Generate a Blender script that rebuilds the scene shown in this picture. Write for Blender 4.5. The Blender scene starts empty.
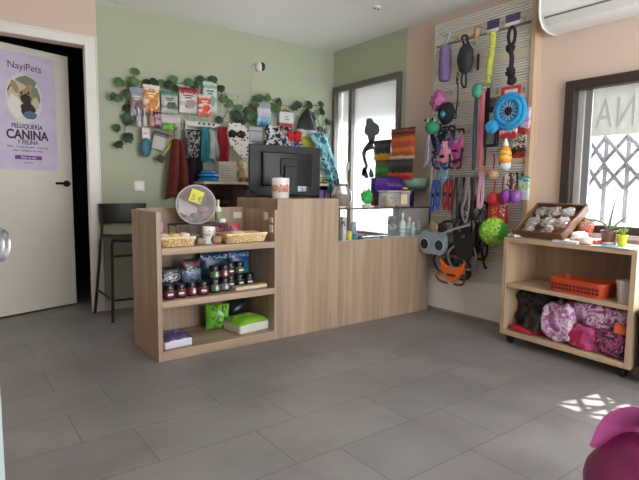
import bpy, bmesh, math, random
from mathutils import Vector, Matrix, noise
SC = bpy.context.scene
COL = SC.collection
PI = math.pi
rnd = random.Random(7)

# ------------------------------------------------------------------ camera
YAW, PITCH, ROLL, FPX = 0.645117, -0.101119, 0.010982, 505.896
CAM = Vector((0, 0, 1.0))
fwd = Vector((math.sin(YAW)*math.cos(PITCH), math.cos(YAW)*math.cos(PITCH), math.sin(PITCH)))
r0 = fwd.cross(Vector((0, 0, 1))).normalized()
u0 = r0.cross(fwd)
CR = r0*math.cos(ROLL) + u0*math.sin(ROLL)
CU = u0*math.cos(ROLL) - r0*math.sin(ROLL)
cd = bpy.data.cameras.new('camera')
cam = bpy.data.objects.new('camera', cd)
COL.objects.link(cam)
cam.matrix_world = Matrix(((CR.x, CU.x, -fwd.x, CAM.x), (CR.y, CU.y, -fwd.y, CAM.y), (CR.z, CU.z, -fwd.z, CAM.z), (0, 0, 0, 1)))
cd.sensor_width = 36.0
cd.lens = FPX/639*36.0
cd.clip_start = 0.02
SC.camera = cam

# ------------------------------------------------------------------ light
w = bpy.data.worlds.new('daylight')
SC.world = w
w.use_nodes = True
bgn = w.node_tree.nodes['Background']
bgn.inputs[0].default_value = (0.93, 0.97, 1.0, 1)
bgn.inputs[1].default_value = 2.2

sd = bpy.data.lights.new('sun', 'SUN')
sun = bpy.data.objects.new('sun', sd)
COL.objects.link(sun)
sd.energy = 38
sd.angle = math.radians(0.5)
sd.color = (1.0, 0.97, 0.92)
sun.rotation_euler = Vector((-1, 0.22, -1.40)).to_track_quat('-Z', 'Y').to_euler()
sun.location = (6, 0, 6)


def area(name, loc, target, sx, sy, power, color=(0.95, 0.98, 1.0)):
    l = bpy.data.lights.new(name, 'AREA')
    l.shape = 'RECTANGLE'; l.size = sx; l.size_y = sy; l.energy = power; l.color = color
    o = bpy.data.objects.new(name, l); COL.objects.link(o)
    o.location = loc
    o.rotation_euler = (Vector(target) - Vector(loc)).to_track_quat('-Z', 'Y').to_euler()
    return o


area('daylight_side_window', (3.85, 3.74, 1.45), (0, 3.5, 0.9), 1.0, 1.4, 40)
area('daylight_front_window', (3.85, 1.40, 1.40), (0, 1.4, 0.7), 0.9, 1.1, 42)
area('daylight_entrance', (3.90, 0.52, 1.1), (0, 1.8, 0.9), 0.9, 1.6, 60)
area('daylight_shop_front', (1.85, -1.75, 1.15), (2.2, 3, 2.0), 2.5, 1.9, 62)

vs = SC.view_settings
vs.view_transform = 'Standard'
vs.look = 'None'
vs.gamma = 1.0
vs.use_curve_mapping = False
vs.exposure = 0.56
SC.cycles.max_bounces = 8
SC.cycles.diffuse_bounces = 5
SC.cycles.glossy_bounces = 3
SC.cycles.transmission_bounces = 6
SC.cycles.transparent_max_bounces = 16
SC.cycles.caustics_reflective = False
SC.cycles.caustics_refractive = False
SC.cycles.sample_clamp_indirect = 6
SC.cycles.use_denoising = True


# ------------------------------------------------------------------ sight lines onto real planes
def ray(px, py):
    return CR*((px-319.5)/FPX) - CU*((py-240.0)/FPX) + fwd


def PX(px, py, X):
    v = ray(px, py); return CAM + v*((X-CAM.x)/v.x)


def PY(px, py, Y):
    v = ray(px, py); return CAM + v*((Y-CAM.y)/v.y)


RP = -PI/2            # local frame of things on the side wall: x runs toward the street, y into the wall


def boxP(x0, y0, x1, y1, X=3.2):
    """location, width and height of something hanging in the plane X of the side wall"""
    xm, ym = (x0+x1)/2, (y0+y1)/2
    a, b = PX(x0, ym, X), PX(x1, ym, X)
    t, c = PX(xm, y0, X), PX(xm, y1, X)
    return Vector((X, (a.y+b.y)/2, c.z)), abs(a.y-b.y), t.z-c.z


def boxB(x0, y0, x1, y1, Y=4.18):
    xm, ym = (x0+x1)/2, (y0+y1)/2
    a, b = PY(x0, ym, Y), PY(x1, ym, Y)
    t, c = PY(xm, y0, Y), PY(xm, y1, Y)
    return Vector(((a.x+b.x)/2, Y, c.z)), abs(a.x-b.x), t.z-c.z


# ------------------------------------------------------------------ materials
def lin(h):
    if not isinstance(h, str):
        return (*h, 1)
    h = h.lstrip('#')
    c = [int(h[i:i+2], 16)/255 for i in (0, 2, 4)]
    return (*[x/12.92 if x <= .04045 else ((x+.055)/1.055)**2.4 for x in c], 1)


MATS = {}


def base_mat(name, rough, metal=0.0):
    m = bpy.data.materials.new(name)
    m.use_nodes = True
    nt = m.node_tree
    p = nt.nodes['Principled BSDF']
    p.inputs['Roughness'].default_value = rough
    p.inputs['Metallic'].default_value = metal
    return m, nt, p


def node(nt, t, **kw):
    n = nt.nodes.new(t)
    for k, v in kw.items():
        if k in n.inputs:
            n.inputs[k].default_value = v
        else:
            setattr(n, k, v)
    return n


def M(name, col='#808080', rough=.6, metal=0., var=.08, scale=14., bump=0., alpha=1., trans=0., spec=None, emit=None):
    """plain material with a soft procedural variation of its own colour"""
    if name in MATS:
        return MATS[name]
    m, nt, p = base_mat(name, rough, metal)
    L = nt.links.new
    tc = node(nt, 'ShaderNodeTexCoord')
    nz = node(nt, 'ShaderNodeTexNoise', Scale=scale, Detail=3.0)
    L(tc.outputs['Object'], nz.inputs['Vector'])
    c = lin(col)
    mx = node(nt, 'ShaderNodeMix', data_type='RGBA')
    mx.inputs[6].default_value = tuple(x*(1-var) for x in c[:3]) + (1,)
    mx.inputs[7].default_value = tuple(min(1, x*(1+var)) for x in c[:3]) + (1,)
    L(nz.outputs[0], mx.inputs[0])
    L(mx.outputs[2], p.inputs['Base Color'])
    if bump:
        b = node(nt, 'ShaderNodeBump', Strength=bump, Distance=.01)
        L(nz.outputs[0], b.inputs['Height']); L(b.outputs[0], p.inputs['Normal'])
    p.inputs['Alpha'].default_value = alpha
    p.inputs['Transmission Weight'].default_value = trans
    if spec is not None:
        p.inputs['Specular IOR Level'].default_value = spec
    MATS[name] = m
    return m


def wood(name, c1, c2, axis='Z', rough=.5, sc=26.):
    if name in MATS:
        return MATS[name]
    m, nt, p = base_mat(name, rough)
    L = nt.links.new
    tc = node(nt, 'ShaderNodeTexCoord')
    mp = node(nt, 'ShaderNodeMapping')
    s = [sc, sc, sc]; s['XYZ'.index(axis)] = 1.1
    mp.inputs['Scale'].default_value = s
    L(tc.outputs['Object'], mp.inputs[0])
    n1 = node(nt, 'ShaderNodeTexNoise', Scale=1.0, Detail=5.0, Roughness=.62, Distortion=.5)
    L(mp.outputs[0], n1.inputs['Vector'])
    n2 = node(nt, 'ShaderNodeTexNoise', Scale=.28, Detail=2.0)
    L(mp.outputs[0], n2.inputs['Vector'])
    ad = node(nt, 'ShaderNodeMath', operation='ADD'); L(n1.outputs[0], ad.inputs[0]); L(n2.outputs[0], ad.inputs[1])
    cr = node(nt, 'ShaderNodeValToRGB')
    cr.color_ramp.elements[0].position = .36; cr.color_ramp.elements[0].color = lin(c1)
    cr.color_ramp.elements[1].position = .64; cr.color_ramp.elements[1].color = lin(c2)
    hf = node(nt, 'ShaderNodeMath', operation='MULTIPLY'); hf.inputs[1].default_value = .5
    L(ad.outputs[0], hf.inputs[0]); L(hf.outputs[0], cr.inputs[0])
    L(cr.outputs[0], p.inputs['Base Color'])
    b = node(nt, 'ShaderNodeBump', Strength=.08, Distance=.004)
    L(n1.outputs[0], b.inputs['Height']); L(b.outputs[0], p.inputs['Normal'])
    MATS[name] = m
    return m


def print_mat(name, stops, axis='Z', rough=.35, wob=.12, scale=9., ramp='CONSTANT', tex='noise'):
    """printed packaging or patterned cloth: colour bands along one axis of the thing, broken up by noise"""
    if name in MATS:
        return MATS[name]
    m, nt, p = base_mat(name, rough)
    L = nt.links.new
    tc = node(nt, 'ShaderNodeTexCoord')
    sp = node(nt, 'ShaderNodeSeparateXYZ'); L(tc.outputs['Generated'], sp.inputs[0])
    nz = node(nt, 'ShaderNodeTexNoise', Scale=scale, Detail=3.0)
    L(tc.outputs['Object'], nz.inputs['Vector'])
    s1 = node(nt, 'ShaderNodeMath', operation='SUBTRACT'); s1.inputs[1].default_value = .5
    L(nz.outputs[0], s1.inputs[0])
    ml = node(nt, 'ShaderNodeMath', operation='MULTIPLY_ADD'); ml.inputs[1].default_value = wob*3
    vo = node(nt, 'ShaderNodeTexVoronoi', Scale=scale*3.2); L(tc.outputs['Object'], vo.inputs['Vector'])
    s2 = node(nt, 'ShaderNodeSeparateXYZ'); L(vo.outputs['Color'], s2.inputs[0])
    s3 = node(nt, 'ShaderNodeMath', operation='SUBTRACT'); s3.inputs[1].default_value = .5; L(s2.outputs[0], s3.inputs[0])
    s4 = node(nt, 'ShaderNodeMath', operation='MULTIPLY_ADD'); s4.inputs[1].default_value = wob*.9
    L(s3.outputs[0], s4.inputs[0]); L(sp.outputs['XYZ'.index(axis)], s4.inputs[2])
    ml.inputs[1].default_value = wob*1.2
    L(s1.outputs[0], ml.inputs[0]); L(s4.outputs[0], ml.inputs[2])
    cr = node(nt, 'ShaderNodeValToRGB'); cr.color_ramp.interpolation = ramp
    els = cr.color_ramp.elements
    while len(els) < len(stops):
        els.new(.5)
    for e, (ps, c) in zip(els, stops):
        e.position = ps; e.color = lin(c)
    L(ml.outputs[0], cr.inputs[0]); L(cr.outputs[0], p.inputs['Base Color'])
    MATS[name] = m
    return m


def swirl_mat(name, cols, scale=12., rough=.8, dist=1.5, ramp='CONSTANT', lo=.33, hi=.67):
    """camouflage / floral / marbled cloth"""
    if name in MATS:
        return MATS[name]
    m, nt, p = base_mat(name, rough)
    L = nt.links.new
    tc = node(nt, 'ShaderNodeTexCoord')
    nz = node(nt, 'ShaderNodeTexNoise', Scale=scale, Detail=2.0, Distortion=dist)
    L(tc.outputs['Object'], nz.inputs['Vector'])
    cr = node(nt, 'ShaderNodeValToRGB'); cr.color_ramp.interpolation = ramp
    els = cr.color_ramp.elements
    while len(els) < len(cols):
        els.new(.5)
    for i, (e, c) in enumerate(zip(els, cols)):
        e.position = 0 if i == 0 else lo + (hi-lo)*(i-1)/max(1, len(cols)-2); e.color = lin(c)
    L(nz.outputs[0], cr.inputs[0]); L(cr.outputs[0], p.inputs['Base Color'])
    MATS[name] = m
    return m


def dots_mat(name, base, dot, scale=30., size=.36, rough=.8):
    if name in MATS:
        return MATS[name]
    m, nt, p = base_mat(name, rough)
    L = nt.links.new
    tc = node(nt, 'ShaderNodeTexCoord')
    vr = node(nt, 'ShaderNodeTexVoronoi', Scale=scale, Randomness=.55)
    L(tc.outputs['Object'], vr.inputs['Vector'])
    lt = node(nt, 'ShaderNodeMath', operation='LESS_THAN'); lt.inputs[1].default_value = size
    L(vr.outputs['Distance'], lt.inputs[0])
    mx = node(nt, 'ShaderNodeMix', data_type='RGBA')
    mx.inputs[6].default_value = lin(base); mx.inputs[7].default_value = lin(dot)
    L(lt.outputs[0], mx.inputs[0]); L(mx.outputs[2], p.inputs['Base Color'])
    MATS[name] = m
    return m


def clear_mat(name, col='#ffffff', alpha=.2, rough=.08, refl=.7):
    """thin clear sheet or plastic: mostly see-through with a glossy skin"""
    if name in MATS:
        return MATS[name]
    m, nt, p = base_mat(name, rough)
    L = nt.links.new
    p.inputs['Base Color'].default_value = lin(col)
    tr = node(nt, 'ShaderNodeBsdfTransparent')
    fr = node(nt, 'ShaderNodeFresnel', IOR=1.45)
    ad = node(nt, 'ShaderNodeMath', operation='ADD', use_clamp=True); ad.inputs[1].default_value = alpha
    mu = node(nt, 'ShaderNodeMath', operation='MULTIPLY'); mu.inputs[1].default_value = refl
    L(fr.outputs[0], mu.inputs[0]); L(mu.outputs[0], ad.inputs[0])
    ms = node(nt, 'ShaderNodeMixShader')
    out = nt.nodes['Material Output']
    L(ad.outputs[0], ms.inputs[0]); L(tr.outputs[0], ms.inputs[1]); L(p.outputs[0], ms.inputs[2]); L(ms.outputs[0], out.inputs['Surface'])
    MATS[name] = m
    return m


# ------------------------------------------------------------------ mesh builder
class MB:
    def __init__(s):
        s.bm = bmesh.new()

    def _mi(s, faces, mi):
        for f in faces:
            f.material_index = mi

    def box(s, x0, y0, z0, x1, y1, z1, mi=0, mat=None):
        vs_ = []
        for z in (z0, z1):
            for x, y in ((x0, y0), (x1, y0), (x1, y1), (x0, y1)):
                p = Vector((x, y, z))
                vs_.append(s.bm.verts.new(mat @ p if mat else p))
        q = [(3, 2, 1, 0), (4, 5, 6, 7), (0, 1, 5, 4), (1, 2, 6, 5), (2, 3, 7, 6), (3, 0, 4, 7)]
        s._mi([s.bm.faces.new([vs_[i] for i in f]) for f in q], mi)
        return s

    def rings(s, rings, closed_ring=True, cap=True, mi=0, closed=False):
        R = [[s.bm.verts.new(p) for p in r] for r in rings]
        n = len(R[0]); fs = []
        nr = len(R)
        for i in range(nr if closed else nr-1):
            A, B = R[i], R[(i+1) % nr]
            for j in range(n if closed_ring else n-1):
                k = (j+1) % n
                fs.append(s.bm.faces.new((A[j], A[k], B[k], B[j])))
        if cap and closed_ring and not closed:
            fs.append(s.bm.faces.new(R[0][::-1])); fs.append(s.bm.faces.new(R[-1]))
        s._mi(fs, mi)
        return s

    def lathe(s, prof, o=(0, 0, 0), seg=20, mi=0, axis='z', sy=1., cap=True):
        o = Vector(o); rr = []
        for r, z in prof:
            ring = []
            for k in range(seg):
                a = 2*PI*k/seg
                p = (max(r, 1e-5)*math.cos(a), max(r, 1e-5)*math.sin(a)*sy, z)
                if axis == 'y':
                    p = (p[0], p[2], -p[1])
                elif axis == 'x':
                    p = (p[2], p[0], p[1])
                ring.append(o+Vector(p))
            rr.append(ring)
        return s.rings(rr, mi=mi, cap=cap)

    def cyl(s, o, r, h, seg=16, mi=0, axis='z'):
        return s.lathe([(r, 0), (r, h)], o, seg, mi, axis)

    def ell(s, c, rx, ry, rz, seg=16, rows=10, mi=0, bump=0., bs=20., pw=1.):
        c = Vector(c); rr = []
        for i in range(rows+1):
            t = -PI/2 + PI*i/rows
            ring = []
            for k in range(seg):
                a = 2*PI*k/seg
                ct = max(math.cos(t), 1e-4)
                d = Vector((ct*math.cos(a), ct*math.sin(a), math.sin(t)))
                if pw != 1.:
                    d = Vector([math.copysign(abs(q)**pw, q) for q in d])
                f = 1 + (bump*noise.noise((c+d)*bs*.1) if bump else 0)
                ring.append(c + Vector((d.x*rx*f, d.y*ry*f, d.z*rz*f)))
            rr.append(ring)
        return s.rings(rr, mi=mi)

    def tube(s, pts, r, seg=8, mi=0, closed=False, flat=None):
        """tube of radius r (or list) along pts; flat=(a,b) makes a strap of half width a and half thickness b"""
        pts = [Vector(p) for p in pts]; n = len(pts); rr = []
        up = None
        for i, p in enumerate(pts):
            a = pts[(i-1) % n] if (closed or i > 0) else p
            b = pts[(i+1) % n] if (closed or i < n-1) else p
            t = (b-a)
            t = t.normalized() if t.length > 1e-9 else Vector((0, 0, 1))
            if up is None:
                up = Vector((0, 1, 0)) if abs(t.y) < .9 else Vector((1, 0, 0))
            e1 = t.cross(up)
            e1 = e1.normalized() if e1.length > 1e-6 else t.orthogonal().normalized()
            e2 = e1.cross(t).normalized(); up = e2
            ra = r[i] if isinstance(r, (list, tuple)) else r
            ring = []
            for k in range(seg):
                g = 2*PI*k/seg
                x, y = math.cos(g), math.sin(g)
                if flat:
                    x, y = math.copysign(abs(x)**.5, x)*flat[0], math.copysign(abs(y)**.5, y)*flat[1]
                else:
                    x, y = x*ra, y*ra
                ring.append(p + e1*x + e2*y)
            rr.append(ring)
        return s.rings(rr, mi=mi, closed=closed)

    def prism(s, poly, y0, y1, mi=0, f=None):
        """polygon (x,z) extruded from y0 to y1"""
        g = f or (lambda x, y, z: Vector((x, y, z)))
        A = [s.bm.verts.new(g(x, y0, z)) for x, z in poly]
        B = [s.bm.verts.new(g(x, y1, z)) for x, z in poly]
        n = len(poly); fs = [s.bm.faces.new(A), s.bm.faces.new(B[::-1])]
        for i in range(n):
            k = (i+1) % n
            fs.append(s.bm.faces.new((A[k], A[i], B[i], B[k])))
        s._mi(fs, mi)
        return s

    def sheet(s, f, nu, nv, th=.004, mi=0, wrap=False):
        """closed cloth: f(u,v) front side, offset along local normal for the back"""
        P = [[Vector(f(i/nu, j/nv)) for j in range(nv+1)] for i in range(nu+1)]
        N = [[None]*(nv+1) for _ in range(nu+1)]
        for i in range(nu+1):
            for j in range(nv+1):
                a = P[min(i+1, nu)][j]-P[max(i-1, 0)][j]
                b = P[i][min(j+1, nv)]-P[i][max(j-1, 0)]
                n = a.cross(b)
                N[i][j] = n.normalized() if n.length > 1e-9 else Vector((0, 1, 0))
        A = [[s.bm.verts.new(P[i][j]+N[i][j]*th*.5) for j in range(nv+1)] for i in range(nu+1)]
        B = [[s.bm.verts.new(P[i][j]-N[i][j]*th*.5) for j in range(nv+1)] for i in range(nu+1)]
        fs = []
        for i in range(nu):
            for j in range(nv):
                fs.append(s.bm.faces.new((A[i][j], A[i+1][j], A[i+1][j+1], A[i][j+1])))
                fs.append(s.bm.faces.new((B[i][j], B[i][j+1], B[i+1][j+1], B[i+1][j])))
        bd = [(i, 0) for i in range(nu)] + [(nu, j) for j in range(nv)] + [(i, nv) for i in range(nu, 0, -1)] + [(0, j) for j in range(nv, 0, -1)]
        for q in range(len(bd)):
            (i, j), (k, l) = bd[q], bd[(q+1) % len(bd)]
            fs.append(s.bm.faces.new((A[k][l], A[i][j], B[i][j], B[k][l])))
        s._mi(fs, mi)
        return s

    def text(s, body, size, o, mat3, mi=0, align='CENTER', depth=.0006, sx=1., bold=0., space=1.):
        """lettering; mat3 columns: direction of writing, up, out of the surface"""
        cu = bpy.data.curves.new('lettering', 'FONT')
        cu.body = body; cu.size = size; cu.align_x = align; cu.extrude = depth; cu.resolution_u = 3; cu.offset = bold; cu.space_character = space
        to = bpy.data.objects.new('lettering_curve', cu); COL.objects.link(to)
        dg = bpy.context.evaluated_depsgraph_get()
        me = bpy.data.meshes.new_from_object(to.evaluated_get(dg))
        o = Vector(o); A, B, C = [Vector(q) for q in mat3]
        vv = [s.bm.verts.new(o + A*(v.co.x*sx) + B*v.co.y + C*v.co.z) for v in me.vertices]
        for p in me.polygons:
            try:
                s.bm.faces.new([vv[i] for i in p.vertices]).material_index = mi
            except ValueError:
                pass
        bpy.data.objects.remove(to); bpy.data.curves.remove(cu); bpy.data.meshes.remove(me)
        return s

    def make(s, name, mats, parent=None, loc=(0, 0, 0), rz=0., bev=0., ang=40, sub=0, rot=None):
        bmesh.ops.recalc_face_normals(s.bm, faces=s.bm.faces[:])
        me = bpy.data.meshes.new(name)
        s.bm.to_mesh(me); s.bm.free()
        for m in (mats if isinstance(mats, (list, tuple)) else [mats]):
            me.materials.append(m)
        me.polygons.foreach_set('use_smooth', [True]*len(me.polygons))
        me.set_sharp_from_angle(angle=math.radians(ang))
        o = bpy.data.objects.new(name, me)
        COL.objects.link(o)
        o.location = loc
        o.rotation_euler = rot or (0, 0, rz)
        if parent:
            o.parent = parent
        if bev:
            b = o.modifiers.new('bevel', 'BEVEL'); b.width = bev; b.segments = 2; b.limit_method = 'ANGLE'; b.angle_limit = math.radians(50)
        if sub:
            b = o.modifiers.new('subsurf', 'SUBSURF'); b.levels = sub; b.render_levels = sub
        return o


def tag(o, label, cat, group=None):
    o['label'] = label; o['category'] = cat
    if group:
        o['group'] = group
    return o


def thing(name, label, cat, loc=(0, 0, 0), rz=0., group=None, rot=None):
    o = bpy.data.objects.new(name, None)
    COL.objects.link(o)
    o.empty_display_size = .05
    o.location = loc; o.rotation_euler = rot or (0, 0, rz)
    return tag(o, label, cat, group)


def struct(o):
    o['kind'] = 'structure'
    return o


def arc(cx, cz, r, a0, a1, n=12, y=0., rz=None):
    return [(cx+r*math.cos(math.radians(a0+(a1-a0)*i/n)), y, cz+(rz or r)*math.sin(math.radians(a0+(a1-a0)*i/n))) for i in range(n+1)]


def bez(pts, n=14):
    """smooth curve through points (Catmull-Rom)"""
    P = [Vector(p) for p in pts]; P = [2*P[0]-P[1]] + P + [2*P[-1]-P[-2]]
    out = []
    for i in range(1, len(P)-2):
        for k in range(n):
            t = k/n
            a, b, c, d = P[i-1:i+3]
            out.append(.5*((2*b)+(c-a)*t+(2*a-5*b+4*c-d)*t*t+(3*b-a-3*c+d)*t**3))
    out.append(P[-2])
    return out


# common materials
WHITE = M('white_paint', '#e6e4de', .45, var=.02)
BLACK = M('black_plastic', '#17181b', .45, var=.1)
CHAR = M('charcoal_metal', '#1b1b1d', .4, .3)
STEEL = M('steel', '#b5b7b9', .28, .9)
GREYPL = M('grey_plastic', '#8d9297', .5)
OAK_Z = wood('oak_laminate_upright', '#8b7562', '#b49d86', 'Z')
OAK_X = wood('oak_laminate_along', '#8b7562', '#b49d86', 'X')
OAK_D = wood('oak_laminate_back', '#8b7562', '#ad967e', 'Z')
PINE_X = wood('pale_oak_along', '#b9a083', '#d8c4a6', 'X')
PINE_Z = wood('pale_oak_upright', '#b59a7d', '#d3bd9f', 'Z')
GREEN_W = M('sage_green_paint', '#afb69f', .8, var=.025, scale=3)
PINK_W = M('dusty_pink_paint', '#d6c2b4', .8, var=.025, scale=3)
CEIL = M('ceiling_white', '#eeeeea', .85, var=.015, scale=2)
DARKROOM = M('back_room_painted_shade', '#3a3834', .9)  # dark colour stands in for the shade of the back room
CLEAR = clear_mat('clear_plastic', '#f4f6f8', .10)
GLASS = clear_mat('window_glass', '#eef4f4', .03, .02)


# ------------------------------------------------------------------ floor
def floor_mat():
    m, nt, p = base_mat('grey_porcelain_tiles', .42)
    L = nt.links.new
    geo = node(nt, 'ShaderNodeNewGeometry')
    sp = node(nt, 'ShaderNodeSeparateXYZ'); L(geo.outputs['Position'], sp.inputs[0])

    def mth(op, a, b=None, c=None):
        n = node(nt, 'ShaderNodeMath', operation=op)
        for i, q in enumerate((a, b, c)):
            if q is None:
                continue
            if isinstance(q, (int, float)):
                n.inputs[i].default_value = q
            else:
                L(q, n.inputs[i])
        return n.outputs[0]
    PH, PW = .3085, .597
    v = mth('DIVIDE', mth('SUBTRACT', sp.outputs[1], 1.137-10*PH), PH)
    row = mth('FLOOR', v)
    fv = mth('SUBTRACT', v, row)
    odd = mth('MODULO', row, 2)
    u = mth('DIVIDE', mth('SUBTRACT', sp.outputs[0], mth('ADD', mth('MULTIPLY', odd, .40), .003-6*PW)), PW)
    cu_ = mth('FLOOR', u)
    fu = mth('SUBTRACT', u, cu_)
    du = mth('MULTIPLY', mth('MINIMUM', fu, mth('SUBTRACT', 1, fu)), PW)
    dv = mth('MULTIPLY', mth('MINIMUM', fv, mth('SUBTRACT', 1, fv)), PH)
    g = mth('LESS_THAN', mth('MINIMUM', du, dv), .0019)
    wn = node(nt, 'ShaderNodeTexWhiteNoise', noise_dimensions='2D')
    cb = node(nt, 'ShaderNodeCombineXYZ'); L(cu_, cb.inputs[0]); L(row, cb.inputs[1]); L(cb.outputs[0], wn.inputs['Vector'])
    nz = node(nt, 'ShaderNodeTexNoise', Scale=2.6, Detail=6.0, Roughness=.6)
    L(geo.outputs['Position'], nz.inputs['Vector'])
    k = mth('ADD', mth('MULTIPLY', nz.outputs[0], .85), mth('MULTIPLY', wn.outputs[0], .15))
    cr = node(nt, 'ShaderNodeValToRGB')
    cr.color_ramp.elements[0].position = .3; cr.color_ramp.elements[0].color = lin('#716d6d')
    cr.color_ramp.elements[1].position = .72; cr.color_ramp.elements[1].color = lin('#8b8786')
    L(k, cr.inputs[0])
    mx = node(nt, 'ShaderNodeMix', data_type='RGBA')
    L(g, mx.inputs[0]); L(cr.outputs[0], mx.inputs[6]); mx.inputs[7].default_value = lin('#5c5858')
    L(mx.outputs[2], p.inputs['Base Color'])
    b = node(nt, 'ShaderNodeBump', Strength=.25, Distance=.002)
    L(mth('SUBTRACT', 1, g), b.inputs['Height']); L(b.outputs[0], p.inputs['Normal'])
    return m


XL, XR, YF, YB, ZC = -1.35, 3.36, -1.5, 4.25, 2.41
struct(MB().box(XL-.1, YF-.1, -.1, XR+.10, 6.0, 0).make('floor', floor_mat()))
struct(MB().box(XL-.1, YF-.1, ZC, XR+.10, YB+.1, ZC+.1).make('ceiling', CEIL))

# back wall with the doorway (x 0..0.955, z 0..2.06), pink over the door and sage green beyond it
mb = MB()
DX0, DX1, DZ = -.01, .955, 2.06
mb.box(XL-.1, YB, 0, DX0, YB+.1, ZC, 1)
mb.box(DX0, YB, DZ, DX1, YB+.1, ZC, 1)
mb.box(DX1, YB, 0, 1.035, YB+.1, ZC, 1)
mb.box(1.035, YB, 0, XR+.10, YB+.1, ZC, 0)
struct(mb.make('wall_back', [GREEN_W, PINK_W]))

# side wall: side window y 3.255..4.225 z .60..2.045 ; front window y 1.0..1.755, entrance opening y .05..0.93
W1 = (3.265, 4.225, .56, 2.045)
W2 = (1.07, 1.757, .74, 1.715)
D3 = (.04, 1.01, 0, 1.675)


def wall_r(y0, y1, z0, z1, mi):
    mb.box(XR, y0, z0, XR+.10, y1, z1, mi)


mb = MB()
wall_r(W1[1], YB, 0, ZC, 0)
wall_r(W1[0], W1[1], 0, W1[2], 0); wall_r(W1[0], W1[1], W1[3], ZC, 0)
wall_r(3.215, W1[0], 0, ZC, 0)
wall_r(W2[1], 3.215, 0, ZC, 1)
wall_r(W2[0], W2[1], 0, W2[2], 1); wall_r(W2[0], W2[1], W2[3], ZC, 1)
wall_r(D3[1], W2[0], 0, ZC, 1)
wall_r(D3[0], D3[1], D3[3], ZC, 1)
wall_r(YF-.1, D3[0], 0, ZC, 1)
struct(mb.make('wall_side', [GREEN_W, PINK_W]))
struct(MB().box(XL-.1, YF-.1, 0, XL, YB, ZC).make('wall_entry_side', PINK_W))
# shop front behind the viewer: piers and lintel round a wide glazed front
mb = MB()
mb.box(XL, YF-.1, 0, .55, YF, ZC); mb.box(3.15, YF-.1, 0, XR, YF, ZC); mb.box(.55, YF-.1, 2.25, 3.15, YF, ZC); mb.box(.55, YF-.1, 0, 3.15, YF, .12)
struct(mb.make('wall_front', PINK_W))
# back room past the open door, its darkness put into the wall colour
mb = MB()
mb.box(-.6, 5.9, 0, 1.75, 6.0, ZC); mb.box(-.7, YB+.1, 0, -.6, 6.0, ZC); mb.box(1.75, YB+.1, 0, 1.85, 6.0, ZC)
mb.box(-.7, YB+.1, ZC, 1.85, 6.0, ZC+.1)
struct(mb.make('wall_back_room', M('back_room_painted_shade')))

# doorway trim and the white leaf swung into the back room
mb = MB()
mb.box(DX1-.012, YB-.018, 0, 1.028, YB+.04, 2.128); mb.box(DX0-.07, YB-.018, DZ, DX1-.012, YB-.0005, 2.128); mb.box(DX0-.07, YB-.018, 0, DX0, YB-.0005, DZ)
mb.box(1.018, YB-.024, 0, 1.030, YB-.016, 2.132); mb.box(DX0-.07, YB-.024, 2.118, 1.030, YB-.016, 2.132)
struct(mb.make('trim_1', WHITE, bev=.004))
LEAF_RZ = math.atan2(.205, .582)
leaf = MB().box(0, 0, .012, .937, .04, 2.04).make('door_1', M('cream_door_paint', '#dcd8cc', .5, var=.02), loc=(.013, 4.30, 0), rz=LEAF_RZ, bev=.003)
struct(leaf)
mb = MB()
mb.lathe([(.026, -.012), (.026, 0)], (.885, 0, 1.018), 18, axis='y')
mb.tube([(.885, -.008, 1.018), (.885, -.05, 1.018)], .009)
mb.tube([(.885, -.05, 1.018), (.84, -.054, 1.021), (.772, -.052, 1.020)], .009)
mb.make('door_handle', CHAR, parent=leaf)
# baseboard of the back wall
struct(MB().box(1.03, YB-.012, 0, XR, YB+.001, .07).make('baseboard_back', M('baseboard_cream', '#cfd0c2', .5)))

# side window: grey metal frame, a narrow opening sash and a wide pane
FR = M('grey_window_metal', '#6b6762', .45, .2, var=.04)
win = thing('window_1', '', '', (0, 0, 0)); del win['label']; del win['category']; struct(win)
mb = MB()
y0, y1, z0, z1 = W1
X0, X1 = XR-.03, XR+.05
mb.box(X0, y0, z0, X1, y0+.045, z1); mb.box(X0, y1-.035, z0, X1, y1, z1)
mb.box(X0, y0+.045, z1-.055, X1, y1-.035, z1); mb.box(X0, y0+.045, z0, X1, y1-.035, z0+.028)
mb.box(X0+.005, 3.925, z0+.028, X1, 3.975, z1-.055)
mb.make('window_frame', FR, win, bev=.003)
mb = MB()
mb.box(XR+.012, 3.975, z0+.028, XR+.016, y1-.035, z1-.055); mb.box(XR+.012, y0+.045, z0+.028, XR+.016, 3.925, z1-.055)
mb.make('window_pane', GLASS, win)
mb = MB(); hp = PX(347, 155, XR-.05)
mb.box(XR-.045, 3.937, 1.19, XR-.025, 3.963, 1.27); mb.box(XR-.065, 3.943, 1.08, XR-.048, 3.957, 1.25); mb.box(XR-.06, 3.945, 1.22, XR-.03, 3.955, 1.24)
mb.make('window_handle', M('light_handle', '#a9a9a8', .4, .3), win, bev=.003)
mb = MB(); mb.box(XR-.05, y0-.02, z0-.03, XR+.06, y1+.01, z0)
mb.make('window_sill', M('pale_stone', '#c9c4ba', .5), win, bev=.004)

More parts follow.
